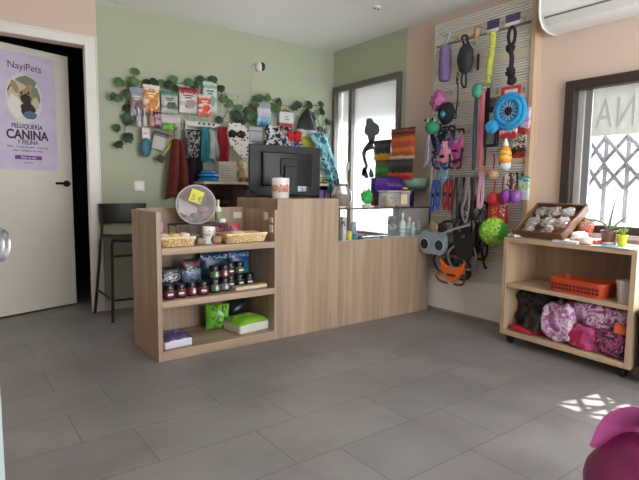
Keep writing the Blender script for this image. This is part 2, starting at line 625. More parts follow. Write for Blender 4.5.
# front window: deep brown frame, bright inner sash, pane with a frosted band
FR2 = M('brown_window_metal', '#3a2d29', .45, .1)
win = thing('window_2', '', '', (0, 0, 0)); del win['label']; del win['category']; struct(win)
y0, y1, z0, z1 = W2
mb = MB()
mb.box(XR-.035, y1-.062, z0, XR+.08, y1, z1); mb.box(XR-.035, y0, z0, XR+.08, y0+.062, z1)
mb.box(XR-.035, y0+.062, z1-.062, XR+.08, y1-.062, z1); mb.box(XR-.035, y0+.062, z0, XR+.08, y1-.062, z0+.05)
mb.make('window_frame', FR2, win, bev=.004)
mb = MB(); SA = M('aluminium_sash', '#c6c8c8', .35, .4)
mb.box(XR+.02, y1-.108, z0+.05, XR+.07, y1-.062, z1-.062); mb.box(XR+.02, y0+.062, z0+.05, XR+.07, y0+.10, z1-.062)
mb.make('window_sash', SA, win, bev=.003)
MB().box(XR+.03, y1-.150, z0+.05, XR+.06, y1-.108, z1-.062).make('sash_edge', M('grey_sash_edge', '#7d7f80', .5), win, bev=.002)
mb = MB(); mb.box(XR+.04, y0+.10, z0+.05, XR+.044, y1-.150, z1-.062)
mb.make('window_pane', GLASS, win)
mb = MB(); mb.box(XR-.06, y0-.02, z0-.03, XR+.1, y1+.02, z0); mb.make('window_sill', M('pale_stone'), win, bev=.004)

# entrance in the side wall, beyond the frame of the photograph: glazed door
mb = MB()
y0, y1, z0, z1 = D3
mb.box(XR+.0, y0, 0, XR+.08, y0+.05, z1); mb.box(XR+.0, y1-.05, 0, XR+.08, y1, z1); mb.box(XR, y0+.05, z1-.06, XR+.08, y1-.05, z1); mb.box(XR, y0+.05, 0, XR+.08, y1-.05, .2)
d3 = struct(mb.make('door_2', FR2, bev=.003))
mb = MB(); mb.box(XR+.03, y0+.05, .2, XR+.034, y1-.05, z1-.06)
mb.make('door_pane', GLASS, d3)

# entrance leaf beside the viewer, only its edge and lever knob come into view
mb = MB(); mb.box(-.11, -.02, .01, 0, .02, 2.1); mb.box(-.86, -.02, .01, -.80, .02, 2.1); mb.box(-.80, -.02, .01, -.11, .02, .09); mb.box(-.80, -.02, 2.03, -.11, .02, 2.1)
ENT_RZ = math.atan2(.82, .40)
dl = struct(mb.make('door_3', M('pale_blue_door_paint', '#9fabae', .4, var=.02), loc=(.044, .90, 0), rz=ENT_RZ, bev=.003))
mb = MB()
mb.lathe([(.016, 0), (.016, .018), (.024, .024), (.0275, .030), (.0275, .046), (.024, .050), (.0225, .048), (.0215, .043), (.009, .042), (.008, .045), (.002, .045)], (0, 0, 0), 24)
kn = mb.make('door_knob', STEEL)
MB().box(-.80, -.004, .09, -.11, .004, 2.03).make('door_pane', GLASS, dl)
kn.parent = dl
kn.location = (-.078, -.02, .920); kn.scale = (.86, .86, .9)
kn.rotation_euler = (math.radians(90), 0, 0)

# frosted band with the mirror lettering of the front window (reads from the street)
bd = thing('window_lettering', 'frosted white strip with reversed grey capital letters on the brown-framed window', 'window sticker', (XR+.034, 1.405, 1.353))
MB().box(0, -.230, 0, .0025, .199, .30).make('frosted_strip', M('frosted_film', '#dfe4dd', .6, alpha=.88), bd)
mb = MB()
mb.text('CANINA', .265, (0, 0, 0), ((0, 1, 0), (0, 0, 1), (1, 0, 0)), sx=.60, align='RIGHT', space=1.12)
o = mb.make('lettering', M('grey_vinyl', '#c0c6c0', .6), bd, loc=(-.0012, .178, .05))

stk = thing('window_sticker', 'grey silhouette sticker on the wide pane behind the green toy', 'window sticker', (XR+.011, 3.66, 1.0), RP)
VG = M('grey_vinyl_dark', '#6f6a70', .6)


def sil(pts, nm):
    q = []
    for x_, y_ in pts:
        p = PX(325+x_/4, 60+y_/4, XR+.011)
        q.append((3.66-p.y, p.z-1.0))
    MB().prism(q[::-1], -.001, .0005).make(nm, VG, stk)


sil([(p.x, p.y) for p in bez([(165, 240, 0), (172, 233, 0), (190, 235, 0), (196, 248, 0), (212, 258, 0), (219, 278, 0), (214, 296, 0), (202, 302, 0), (200, 318, 0), (190, 338, 0), (176, 332, 0), (170, 305, 0), (160, 296, 0), (158, 276, 0), (164, 258, 0)], 4)], 'head')
sil([(p.x, p.y) for p in bez([(176, 325, 0), (160, 345, 0), (149, 370, 0), (152, 400, 0), (160, 425, 0), (150, 440, 0), (146, 462, 0), (158, 462, 0), (168, 440, 0), (172, 420, 0), (164, 392, 0), (166, 365, 0), (178, 345, 0)], 4)], 'back')
sil([(p.x, p.y) for p in bez([(182, 430, 0), (177, 448, 0), (178, 468, 0), (196, 468, 0), (194, 448, 0)], 4)], 'foot')
sil([(p.x, p.y) for p in bez([(192, 330, 0), (200, 352, 0), (206, 380, 0), (204, 410, 0), (211, 408, 0), (213, 378, 0), (205, 348, 0), (198, 326, 0)], 4)], 'front')

sil([(178, 322), (172, 345), (160, 356), (158, 372), (172, 362), (190, 356), (203, 366), (204, 352), (194, 344), (192, 322)], 'shoulders')
sil([(p.x, p.y) for p in bez([(156, 424, 0), (166, 440, 0), (172, 458, 0), (174, 472, 0), (160, 472, 0), (152, 455, 0), (148, 440, 0)], 4)], 'hem')

# ------------------------------------------------------------------ outside: scissor gate, grille and a pale awning over the side window
GATE = M('grey_gate_steel', '#3c3a40', .5, .2)


def gate(name, label, x, ys, z0, z1, rows):
    t = thing(name, label, 'gate', (x, 0, 0))
    for y in ys:
        MB().box(.010, y-.015, z0, .034, y+.015, z1).make('upright_bar', M('pale_gate_steel', '#77747a', .5, .2), t)
    for a, b in zip(ys[:-1], ys[1:]):
        for za, zb in rows:
            m_ = MB()
            m_.tube([(-.018, a, za), (-.018, b, zb)], .0135, 6)
            m_.tube([(-.004, a, zb), (-.004, b, za)], .0135, 6)
            m_.make('cross_bar', GATE, t)
    return t


gate('scissor_gate', 'folding scissor gate of grey steel outside the brown-framed window', 3.50, [1.14, 1.28, 1.42, 1.555, 1.665], .8, 1.72, [(1.02, 1.185), (1.195, 1.36)])
gate('entrance_gate', 'folding steel gate outside the shop entrance beyond the shelf trolley', 3.55, [.06, .2, .34, .48, .62, .76, .90, 1.0], 0, 2.1, [(1.10, 1.30), (1.32, 1.52), (1.54, 1.74), (1.76, 1.96)])
gr = thing('window_grille', 'upright pale metal grille bars outside the grey-framed window behind the glass counter', 'grille', (3.52, 0, 0))
for k in range(9):
    yk = 3.30+k*.11
    MB().box(-.011, yk-.011, .50, .011, yk+.011, 1.62).make('bar', M('pale_grille', '#6e6862', .5, .1), gr)
MB().box(-.006, 3.27, .66, .006, 4.22, .685).make('rail', M('pale_grille'), gr)
MB().box(-.006, 3.27, 1.56, .006, 4.22, 1.59).make('rail', M('pale_grille'), gr)
# folded blind hanging outside the upper half
mb = MB()
mb.sheet(lambda u, v: (3.46+.012*math.sin(u*46), 3.25+u*.97, 2.06-v*(.40+.03*math.sin(u*60))), 80, 6, .004)
tag(mb.make('outdoor_blind', M('grey_pink_blind', '#a99fa0', .8, alpha=.72)), 'greyish translucent blind hanging outside the top of the grey-framed window', 'blind')

# ------------------------------------------------------------------ air conditioner, small ceiling detector, switch, security camera
ac = thing('air_conditioner', 'white split air conditioner high on the pink wall above the brown-framed window', 'air conditioner', (XR, 1.868, 2.035), RP)
prof = [(0, 0), (-.10, 0), (-.165, .02), (-.205, .07), (-.215, .14), (-.212, .27), (-.19, .30), (0, .30)]
MB().rings([[(x, y, z) for y, z in prof] for x in (.012, .868)]).make('casing', M('ac_white', '#efefec', .35, var=.01), ac, bev=.006)
endp = [(0, -.004), (-.10, -.004), (-.17, .016), (-.211, .068), (-.221, .14), (-.217, .275), (-.19, .305), (0, .305)]
for xa, xb in ((0, .014), (.866, .88)):
    MB().rings([[(x, y, z) for y, z in endp] for x in (xa, xb)]).make('end_cap', M('ac_white', '#e4e5e1', .35, var=.01), ac, bev=.005)
MB().rings([[(x, y, z) for y, z in ((-.170, .021), (-.174, .019), (-.2065, .060), (-.2025, .062))] for x in (.05, .83)]).make('air_flap', M('ac_flap_white', '#d9dbd8', .4, var=.01), ac)
MB().rings([[(x, y, z) for y, z in ((-.200, .060), (-.2085, .060), (-.2125, .069), (-.204, .070))] for x in (.04, .84)]).make('slot', M('slot_dark', '#6d7577', .6), ac)

det = thing('ceiling_fixture', 'tiny white ceiling fixture with two dark dots', 'ceiling fixture', PX(377, 7, 2.80) if False else (2.80, 3.016, ZC))
MB().lathe([(.03, -.012), (.034, -.006), (.034, 0)]).make('plate', WHITE, det)
for sx in (-.018, .014):
    MB().cyl((sx, .0, -.018), .0085, .007, 12).make('dot', M('fixture_grey', '#6a6a68', .5), det)

sw = thing('wall_switch', 'white switch plate on the green wall above the bar stool', 'switch', (1.33, YB, 1.005), 0)
MB().box(-.042, -.009, -.042, .042, 0, .042).make('plate', WHITE, sw, bev=.003)
MB().box(-.028, -.013, -.028, .028, -.008, .028).make('rocker', M('rocker_white', '#efeee9', .4), sw, bev=.002)

sc_ = thing('security_camera', 'small white wall camera with a black face on the green wall', 'camera', (2.43, YB, 2.105))
MB().lathe([(.045, 0), (.04, -.02), (.012, -.026), (.012, -.05)], (0, 0, 0), axis='y').make('mount', WHITE, sc_)
MB().ell((-.005, -.075, 0), .037, .05, .045).make('body', WHITE, sc_)
MB().ell((.012, -.108, .004), .026, .024, .038).make('lens', BLACK, sc_)
MB().tube(bez([(-.02, -.012, -.03), (-.045, -.008, -.12), (-.05, -.006, -.30), (-.05, -.006, -.42)]), .0035, 6).make('cable', M('grey_cable', '#c9c9bf', .5), sc_)

# ------------------------------------------------------------------ bar stool
st = thing('bar_stool', 'black metal bar stool with low backrest between the doorway and the counter', 'stool', (1.18, 4.0, 0))
SM = M('stool_black', '#101012', .42, var=.1)
for sx in (-1, 1):
    MB().tube(bez([(sx*.20, -.18, 0), (sx*.188, -.155, .30), (sx*.178, -.13, .56), (sx*.165, -.10, .588), (sx*.15, -.06, .59)]), .0115, 10).make('leg', SM, st)
    MB().tube(bez([(sx*.235, .20, 0), (sx*.20, .165, .40), (sx*.19, .155, .565), (sx*.175, .165, .66), (sx*.165, .195, .83)]), .0115, 10).make('leg', SM, st)
mb = MB()
mb.tube(bez([(-.2175, .187, .19), (-.204, .06, .178), (-.195, -.166, .17), (-.12, -.185, .165), (.12, -.185, .165), (.195, -.166, .17), (.204, .06, .178), (.2175, .187, .19)], 8), .009, 8)
mb.make('footrest', SM, st)
MB().tube([(-.182, -.142, .487), (.182, -.142, .487)], .009, 8).make('crossbar', SM, st)
mb = MB()
mb.sheet(lambda u, v: (-.185+.37*u, -.165+.35*v, .597+.012*(2*u-1)**2+.01*(v > .9)*v), 14, 12, .022)
mb.make('seat', SM, st, bev=.004)
mb = MB()
mb.sheet(lambda u, v: (-.185+.37*u+.0*v, .215+.012*v-.035*(2*u-1)**2, .71+.155*v), 14, 8, .016)
mb.make('backrest', SM, st, bev=.004)

# ------------------------------------------------------------------ poster on the open leaf
dirv = Vector((math.cos(LEAF_RZ), math.sin(LEAF_RZ), 0))
po = thing('poster', 'lilac grooming poster with a dog portrait on the open white door', 'poster', Vector((.013, 4.30, 0))+dirv*.597+Vector((0, 0, 1.12)), LEAF_RZ)
mb = MB(); mb.box(-.222, -.003, 0, .222, 0, .868)
mb.make('paper', swirl_mat('lilac_paper', ['#b9abd0', '#c9bdda', '#d3c9e0'], 7, .45, .6, 'EASE'), po)


def flat_ell(mb, cx, cz, rx, rz, y, mi, seg=26, rot=0., wob=0., ph=0.):
    pl = []
    for k in range(seg):
        a = -2*PI*k/seg
        f = 1+wob*math.sin(5*a+ph)+wob*.6*math.sin(9*a+2*ph)
        x, z = rx*f*math.cos(a), rz*f*math.sin(a)
        pl.append((cx+x*math.cos(rot)-z*math.sin(rot), cz+x*math.sin(rot)+z*math.cos(rot)))
    mb.prism(pl, y, y+.0012, mi)


pm = [M('dog_photo_backdrop', '#d9dad6', .4), M('dog_photo_foliage', '#79836f', .4), M('dog_cream_fur', '#cdbfa8', .4), M('dog_tan_fur', '#a98c69', .4), M('dog_dark_fur', '#2b2422', .4), M('dog_white_fur', '#e8e4dc', .4), M('bandana_blue', '#5a6f8d', .4)]
mb = MB()
flat_ell(mb, -.02, .535, .135, .185, -.0042, 0)
flat_ell(mb, .0, .655, .075, .05, -.0052, 1, wob=.06)
flat_ell(mb, .065, .55, .035, .08, -.0052, 1, wob=.08, ph=2)
flat_ell(mb, -.10, .565, .035, .075, -.0062, 4, wob=.08)
flat_ell(mb, -.045, .54, .085, .115, -.0066, 2, rot=.25, wob=.05)
flat_ell(mb, -.085, .615, .022, .05, -.0072, 3, rot=.4)
flat_ell(mb, .012, .605, .024, .05, -.0072, 3, rot=-.5)
flat_ell(mb, -.005, .55, .052, .06, -.0076, 3, wob=.06)
flat_ell(mb, -.008, .535, .040, .036, -.0084, 4, wob=.08)
flat_ell(mb, -.04, .575, .009, .011, -.0088, 4)
flat_ell(mb, .012, .58, .009, .011, -.0088, 4)
flat_ell(mb, -.085, .47, .05, .085, -.0070, 5, rot=.3, wob=.06)
flat_ell(mb, .005, .455, .055, .055, -.0078, 4, wob=.08, ph=1)
flat_ell(mb, .02, .415, .05, .03, -.0084, 6, wob=.04)
flat_ell(mb, .055, .50, .03, .055, -.0074, 2, rot=-.3, wob=.08)
mb.make('dog_picture', pm, po)
INKD = M('poster_dark_ink', '#2b2535', .5); INKP = M('poster_purple_ink', '#6d3f8f', .5)
ax = ((1, 0, 0), (0, 0, 1), (0, -1, 0))
mb = MB()
mb.text('NayiPets', .072, (-.005, -.0036, .748), ax, sx=.98)
mb.make('lettering', INKD, po); mb = MB()
mb.text('PELUQUERÍA', .047, (-.005, -.0036, .312), ax, sx=.86, bold=.0008)
mb.make('lettering', INKD, po); mb = MB()
mb.text('CANINA', .096, (-.005, -.0036, .232), ax, sx=.84, bold=.003)
mb.make('lettering', INKD, po); mb = MB()
mb.text('Y FELINA', .044, (-.005, -.0036, .193), ax, sx=.88, bold=.0006)
mb.make('lettering', INKD, po); mb = MB()
mb.text('Baño · Corte de pelo · Corte de', .023, (-.005, -.0036, .165), ax)
mb.make('lettering', INKD, po); mb = MB()
mb.text('uñas · Limpieza de oídos', .023, (-.005, -.0036, .138), ax)
mb.make('lettering', INKD, po)
mb = MB()
mb.box(-.105, -.0042, .078, .095, -.003, .108)
mb.make('purple_bar', INKP, po)
mb = MB(); mb.text('Pide tu cita', .025, (-.005, -.005, .085), ax)
mb.make('white_lettering', M('poster_white_ink', '#efeaf4', .5), po)
mb = MB(); mb.text('NayiPets', .020, (-.005, -.0036, .048), ax)
mb.make('small_lettering', INKP, po)

# ------------------------------------------------------------------ counter: open shelf unit, till block, glass case
UX0, UX1, FY, UY = .96, 1.757, 2.79, 3.235
un = thing('shelf_unit', 'low oak open shelf unit at the end of the counter full of jars and baskets', 'shelf', (UX0, FY, 0))
UW, UD = UX1-UX0, UY-FY
MB().box(0, 0, 0, .028, UD, .86).make('side_panel', OAK_Z, un, bev=.0015)
MB().box(UW-.022, 0, 0, UW-.001, UD, .86).make('side_panel', OAK_Z, un, bev=.0015)
bp = MB().box(.028, UD-.018, .0, UW-.022, UD, .865).make('back_panel', OAK_D, un)
for nm, za, zb, ya in (('shelf', .615, .655, 0), ('shelf', .309, .349, 0), ('base_shelf', .0, .058, 0)):
    MB().box(.028, ya, za, UW-.022, UD-.018, zb).make(nm, OAK_X, un, bev=.0015)
MB().box(.695, UD-.026, .785, .76, UD-.018, .828).make('socket_plate', M('socket_ivory', '#d9d3c4', .4), un, bev=.002)
for ya, za, sy_, sz_ in ((.085, .79, .045, .05), (.022, .775, .035, .034), (.018, .712, .038, .048)):
    MB().box(UW-.029, ya, za, UW-.022, ya+sy_, za+sz_).make('socket_plate', M('socket_ivory'), un, bev=.002)
till = thing('till_counter', 'tall oak till block in the middle of the counter carrying the computer screen', 'counter', (UX1, FY, 0))
TW, TD, TZ = .512, .56, .930
MB().box(0, 0, .0, TW, .022, TZ).make('front_panel', OAK_Z, till, bev=.0015)
MB().box(0, .022, 0, .022, TD, TZ-.022).make('side_panel', OAK_Z, till)
MB().box(TW-.022, .022, 0, TW, TD, TZ-.022).make('side_panel', OAK_Z, till)
MB().box(0, .022, TZ-.022, TW, TD, TZ).make('counter_top', OAK_X, till, bev=.0015)

CX0, CX1 = UX1+TW, 3.245
CW = CX1-CX0
ca = thing('display_case', 'oak and glass display case at the window end of the counter', 'display case', (CX0, FY, 0))
CDp, CZ, GZ = .42, .625, .862
MB().box(0, 0, 0, CW, .022, CZ).make('front_panel', OAK_Z, ca, bev=.0015)
MB().box(0, .022, 0, .02, CDp, CZ-.0).make('side_panel', OAK_Z, ca)
MB().box(CW-.02, .022, 0, CW, CDp, CZ-.0).make('side_panel', OAK_Z, ca)
MB().box(.02, .022, CZ-.045, CW-.02, CDp, CZ-.025).make('case_floor', M('case_white', '#dfddd6', .4), ca)
mb = MB()
mb.box(.003, .004, CZ, CW-.003, .008, GZ-.008)
mb.box(CW-.008, .01, CZ, CW-.003, CDp, GZ-.008)
mb.make('case_glass', clear_mat('case_glass', '#e8f2f0', .01, .03, .10), ca)
MB().box(0, .0, GZ-.008, CW, CDp, GZ).make('glass_top', clear_mat('glass_top', '#cfd8d4', .30, .06), ca)
mb = MB()
mb.box(0, -.004, GZ-.009, CW, .004, GZ+.001); mb.box(CW-.012, -.003, CZ, CW, .009, GZ-.009); mb.box(0, -.003, CZ, .008, .009, GZ-.009)
mb.make('metal_edge', M('dark_metal_edge', '#48443f', .4, .5), ca)
MB().box(.0, -.002, CZ, CW, .006, CZ+.006).make('metal_edge', M('pale_metal_edge', '#b3b5b0', .4, .5), ca)
mb = MB(); mb.lathe([(.011, 0), (.011, -.014)], (CW*.43, -.002, CZ+.012), 14, axis='y')
mb.make('lock', STEEL, ca)

# ------------------------------------------------------------------ computer screen seen from behind, snack jar
mo = thing('computer_monitor', 'black computer monitor seen from behind on the till block', 'monitor', (2.092, 3.20, TZ), math.radians(-3))
mb = MB(); mb.box(-.305, 0, .012, .305, .022, .385)
mb.make('bezel', M('monitor_black', '#1d1f22', .5, var=.12), mo, bev=.005)
mb = MB()
mb.rings([[(sx*a, y, z) for sx, z in ((-1, .125), (1, .125), (1, .325), (-1, .325))] if i < 0 else [(-a, y, .21-b), (a, y, .21-b), (a, y, .21+b), (-a, y, .21+b)] for i, (y, a, b) in enumerate(((.0, .215, .125), (-.03, .21, .12), (-.036, .2, .113)))])
mb.make('rear_housing', M('monitor_rear', '#24262a', .5, var=.12), mo, bev=.004)
mb = MB(); mb.box(-.052, -.07, .02, .06, -.036, .235); mb.box(-.075, -.05, .16, .075, -.034, .29)
mb.make('stand_neck', BLACK, mo, bev=.006)
mb = MB(); mb.lathe([(.0, 0), (.16, 0), (.16, .006), (.12, .012), (0, .014)], (0, -.02, 0), 28, sy=.75); mb.make('stand_foot', BLACK, mo)
mb = MB(); mb.box(.075, -.0395, .048, .165, -.036, .088); mb.make('type_label', print_mat('type_label', [(0, '#c9cccd'), (.35, '#33363a'), (.5, '#b5b8ba'), (.8, '#3d4044')], 'X', .4, .2, 40), mo)
mb = MB(); mb.tube(bez([(-.28, -.02, .03), (-.33, -.03, .05), (-.355, -.04, .02), (-.36, -.03, -.0)]), .006, 8)
tag(mb.make('power_cable', BLACK, loc=(2.092, 3.20, TZ+.006)), 'black cable looping down beside the computer monitor', 'cable')


def mug(name, label, loc, r, h, mat, handle=None, cat='mug'):
    t = thing(name, label, cat, loc)
    MB().lathe([(0, 0), (r*.92, 0), (r, .006), (r, h), (r*.93, h), (r*.9, .01), (0, .008)], seg=24, cap=False).make('body', mat, t)
    if handle:
        mb_ = MB(); a0 = handle
        mb_.tube([(math.cos(a0)*(r+.026*math.sin(PI*i/10)), math.sin(a0)*(r+.026*math.sin(PI*i/10)), h*.2+h*.6*i/10) for i in range(11)], .005, 8)
        mb_.make('handle', WHITE, t)
    return t


t = thing('printed_canister', 'white canister with a blurred red and gold print in front of the monitor', 'canister', (1.880, 2.95, TZ))
MB().lathe([(0, 0), (.057, 0), (.06, .004), (.06, .118), (.057, .121), (0, .121)], seg=28, cap=False).make('body', print_mat('canister_print', [(0, '#e3ddd6'), (.2, '#d8cfc6'), (.42, '#a8695a'), (.52, '#c9a46a'), (.62, '#c38b84'), (.74, '#e4dfd9')], 'Z', .35, .16, 34), t)
MB().lathe([(.0605, .116), (.0605, .136), (.058, .14), (0, .14)], seg=28).make('lid', WHITE, t)

# ------------------------------------------------------------------ goods on the open shelf unit
WICK = print_mat('wicker', [(0, '#b08d5c'), (.25, '#e3cda0'), (.5, '#c29f6c'), (.75, '#ecd9b2')], 'X', .7, .5, 60)


def wicker(name, label, loc, wx, wy, h, rz=0., group=None):
    t = thing(name, label, 'basket', loc, rz, group)
    mb_ = MB()

    def ring(k, z):
        return [(x*k, y*k, z) for x, y in ((-wx/2, -wy/2), (wx/2, -wy/2), (wx/2, wy/2), (-wx/2, wy/2))]
    mb_.rings([ring(.86, 0), ring(1, h), ring(.96, h), ring(.84, .008)], cap=True)
    mb_.make('tray', M('straw', '#d8c08e', .75, var=.2, scale=60, bump=.5), t, bev=.002)
    mb_ = MB()
    rows = 4
    for r_ in range(rows):
        z = h*(r_+.5)/rows
        k = .86+.14*z/h
        for side in range(4):
            n = 22
            pts = []
            for i in range(n+1):
                a = -1+2*i/n
                off = .0045*math.cos(PI*i+PI*r_)
                if side % 2 == 0:
                    sg = -1 if side == 0 else 1
                    pts.append((a*wx/2*k, sg*(wy/2*k+off), z))
                else:
                    sg = 1 if side == 1 else -1
                    pts.append((sg*(wx/2*k+off), a*wy/2*k, z))
            mb_.tube(pts, h/rows*.46, 6)
    mb_.make('weave', WICK, t)
    MB().tube([(-wx/2, -wy/2, h), (wx/2, -wy/2, h), (wx/2, wy/2, h), (-wx/2, wy/2, h)], .006, 8, closed=True).make('rim', M('straw_rim', '#e6d3a8', .7, var=.15, scale=50), t)
    return t


S1 = .655
wicker('wicker_basket', 'shallow straw basket of chews beside the end panel on the top shelf', (1.10, 2.885, S1), .205, .13, .052)
wicker('wicker_basket', 'wider straw basket of sachets in front of the magenta pack', (1.545, 2.90, S1), .30, .16, .055, math.radians(4))


def lump(name, label, loc, rx, ry, rz_, mat, cat, seed=0., group=None, rot=(0, 0, 0), pw=.85, bump=.25):
    mb_ = MB()
    mb_.ell((0, 0, 0), rx, ry, rz_, 18, 12, pw=pw)
    for v in mb_.bm.verts:
        q = v.co*(.9/max(rx, ry, rz_)) + Vector((seed, seed*1.7, 0))
        v.co *= 1+bump*noise.noise(q*1.6)
    o_ = mb_.make(name, mat, loc=loc, rot=rot)
    return tag(o_, label, cat, group)


def pouch(name, label, loc, wd, h, d, mat, rz=0., group=None, cat='packet', tilt=0., head=None):
    """flat-topped filled bag with sealed ends"""
    mb_ = MB()
    n, m_ = 12, 16
    rings_ = []
    for j in range(m_+1):
        v = j/m_
        fat = d/2*max(.03, (math.sin(PI*min(1, v*1.02+.0)))**.5 if v < .98 else .03)
        ring = []
        for k in range(2*n):
            if k < n:
                a = -1+2*k/n; sgn = -1
            else:
                a = 1-2*(k-n)/n; sgn = 1
            th = fat*(max(0., 1-a*a))**.5+.0015
            ring.append((a*wd/2*(1-.03*math.sin(PI*v)), sgn*th+.004*noise.noise(Vector((a*3, v*5, loc[0]*9))), h*v))
        rings_.append(ring)
    mb_.rings(rings_)
    o_ = mb_.make(name, mat, loc=loc, rot=(tilt, 0, rz))
    return tag(o_, label, cat, group)


# chews in the first basket, sachets in the second
for i, (x, y, lab, c) in enumerate(((1.035, 2.87, 'pale pink wrapped chew at the end-panel side of the first straw basket', '#caa99b'), (1.095, 2.89, 'gold wrapped chew in the middle of the first straw basket', '#c7ab62'), (1.155, 2.875, 'cream wrapped chew at the inner end of the first straw basket', '#d6cdbf'))):
    lump('wrapped_chew', lab, (x, y, S1+.052), .034, .03, .026, M('chew_wrap_%d' % i, c, .35, var=.35, scale=45), 'treat', i*2.1, 'wrapped chews in the straw basket')
for i, (x, y, c, lab) in enumerate(((1.44, 2.90, '#a8764d', 'brown chew strip leaning out of the wide straw basket'), (1.53, 2.915, '#d3c0a0', 'beige sachet lying in the wide straw basket'), (1.62, 2.91, '#b99f7d', 'tan sachet at the till end of the wide straw basket'))):
    lump('treat_sachet', lab, (x, y, S1+.05), .05, .035, .02, M('sachet_%d' % i, c, .4, var=.3, scale=40), 'treat', i*1.3+5, 'sachets in the wide straw basket')
lump('pink_wrapped_bag', 'crumpled pink and silver bag at the end panel behind the first straw basket', (1.035, 3.0, S1+.075), .04, .04, .075, M('pink_foil', '#ae8d8b', .3, var=.45, scale=40), 'bag', 3.)
lump('rawhide_ball', 'brown rawhide ball between the mug and the wide basket', (1.355, 2.85, S1+.027), .032, .028, .028, M('rawhide', '#9b7860', .6, var=.25, scale=30), 'treat', 8.)
lump('rawhide_ball', 'small tan rawhide ball at the end of the first straw basket', (1.245, 2.845, S1+.022), .026, .024, .022, M('rawhide_tan', '#8f7a62', .6, var=.25, scale=30), 'treat', 9.)
t = mug('printed_mug', 'white mug with dark pink scribbled print on the top shelf', (1.325, 2.90, S1), .040, .105, print_mat('mug_print', [(0, '#e9e6e4'), (.36, '#e9e6e4'), (.43, '#9a6a78'), (.5, '#e9e6e4'), (.58, '#7b5566'), (.66, '#e9e6e4')], 'Z', .3, .3, 70), None)
pouch('magenta_packet', 'magenta packet standing behind the wide straw basket', (1.475, 3.06, S1), .125, .115, .04, print_mat('magenta_pack', [(0, '#7d1748'), (.8, '#8e1d55'), (.9, '#b04a3a')], 'Z', .35, .1))
pouch('clear_packet', 'clear and red packet standing beside the magenta one', (1.605, 3.08, S1), .075, .10, .035, print_mat('clear_pack', [(0, '#a99a92'), (.3, '#c9c5c3'), (.55, '#8d6a62'), (.75, '#b14450')], 'Z', .3, .3, 30))
pouch('teal_packet', 'pale teal packet lying under the small black riser', (1.27, 3.06, S1+.002), .15, .05, .05, print_mat('teal_pack', [(0, '#8fa39a'), (.5, '#a8b8ae'), (.8, '#7d9187')], 'X', .4, .2, 30))
# riser and clear tub
rs = thing('display_riser', 'small dark wire riser table on the top shelf of the unit', 'stand', (1.32, 3.06, S1))
MB().box(-.168, -.075, .106, .168, .075, .116).make('top', M('riser_dark', '#2a211e', .4), rs, bev=.002)
for sx in (-1, 1):
    for sy in (-1, 1):
        MB().box(sx*.162-.005, sy*.07-.005, 0, sx*.162+.005, sy*.07+.005, .107).make('leg', M('riser_dark'), rs)
tb = thing('clear_tub', 'big round clear plastic tub with a yellow note on the black riser', 'tub', (1.310, 3.06, S1+.116+.121), 0, rot=(0, 0, math.radians(-20)))
R_ = .120
mb = MB()
mb.lathe([(R_*.93, .055), (R_*.97, .05), (R_, -.055), (R_*.97, -.06), (R_*.95, -.06), (R_*.96, -.05), (R_*.92, .048), (R_*.90, .05)], (0, 0, 0), 36, axis='y', cap=False)
mb.lathe([(R_*.93, .053), (0, .053)], (0, 0, 0), 36, axis='y', cap=False)
mb.make('tub_body', clear_mat('tub_plastic', '#b5aeb0', .38, .2, .4), tb)
mb = MB(); mb.lathe([(R_*.99, -.062), (R_*.99, -.066), (0, -.068)], (0, 0, 0), 36, axis='y'); mb.make('lid', clear_mat('tub_lid', '#b9b0b2', .22, .2, .25), tb)
mb = MB(); mb.tube([(math.cos(a*PI/18)*R_, -.062, math.sin(a*PI/18)*R_) for a in range(36)], .005, 8, closed=True); mb.make('rim', clear_mat('tub_rim', '#dcdadc', .55, .15), tb)
mb = MB(); mb.box(-.045, -.073, -.035, .035, -.071, .045, mat=Matrix.Translation((.005, 0, .045)) @ Matrix.Rotation(math.radians(20), 4, 'Y')); nt_ = mb.make('sticky_note', M('yellow_note', '#d8d65a', .6), tb)
mb = MB(); mb.text('5 €', .05, (.0, -.0738, .022), ((.94, 0, -.34), (.34, 0, .94), (0, -1, 0))); mb.make('note_lettering', M('pencil', '#7f7a3a', .6), tb)
mb = MB(); mb.sheet(lambda u, v: (-.105+.115*u, -.03+.03*u+.015*math.sin(v*3), -.045+.085*v-.06*u), 8, 8, .002); mb.make('paper', M('paper_white', '#e2dedd', .6), tb)
for k, (x, z) in enumerate(((-.04, -.09), (.02, -.10), (.06, -.075), (-.005, -.072), (.05, -.03))):
    mb = MB(); mb.ell((x, .0, z), .032, .03, .019, 12, 8); mb.make('treat', M('tub_treat_%d' % (k % 2), ['#c3a598', '#8f8484'][k % 2], .6), tb)


def bottle(name, label, loc, r, h, mat, capmat, group=None, lab=None, neck=.35, cat='bottle'):
    t_ = thing(name, label, cat, loc, 0, group)
    hn = h*(1-neck)
    MB().lathe([(0, 0), (r*.9, 0), (r, .005), (r, hn*.9), (r*.8, hn), (r*.36, hn+.012), (r*.34, h*.86)], seg=18, cap=True).make('body', mat, t_)
    MB().lathe([(r*.42, h*.84), (r*.42, h*.99), (r*.3, h), (0, h)], seg=14).make('cap', capmat, t_)
    if lab:
        MB().lathe([(r*1.015, hn*.18), (r*1.015, hn*.75)], seg=18, cap=False).make('paper_label', lab, t_)
    return t_


bottle('spray_bottle', 'slim bottle with yellow cap and green label beside the clear tub', (1.462, 3.05, S1+.116), .021, .15, M('bottle_milk', '#d5d8cc', .35), M('cap_yellow', '#d9cc5b', .4), None, M('label_green', '#7d9468', .4))
lump('white_tissue_bag', 'small crumpled white bag at the foot of the yellow-capped bottle', (1.468, 3.005, S1+.116+.015), .025, .02, .016, WHITE, 'bag', 4.)

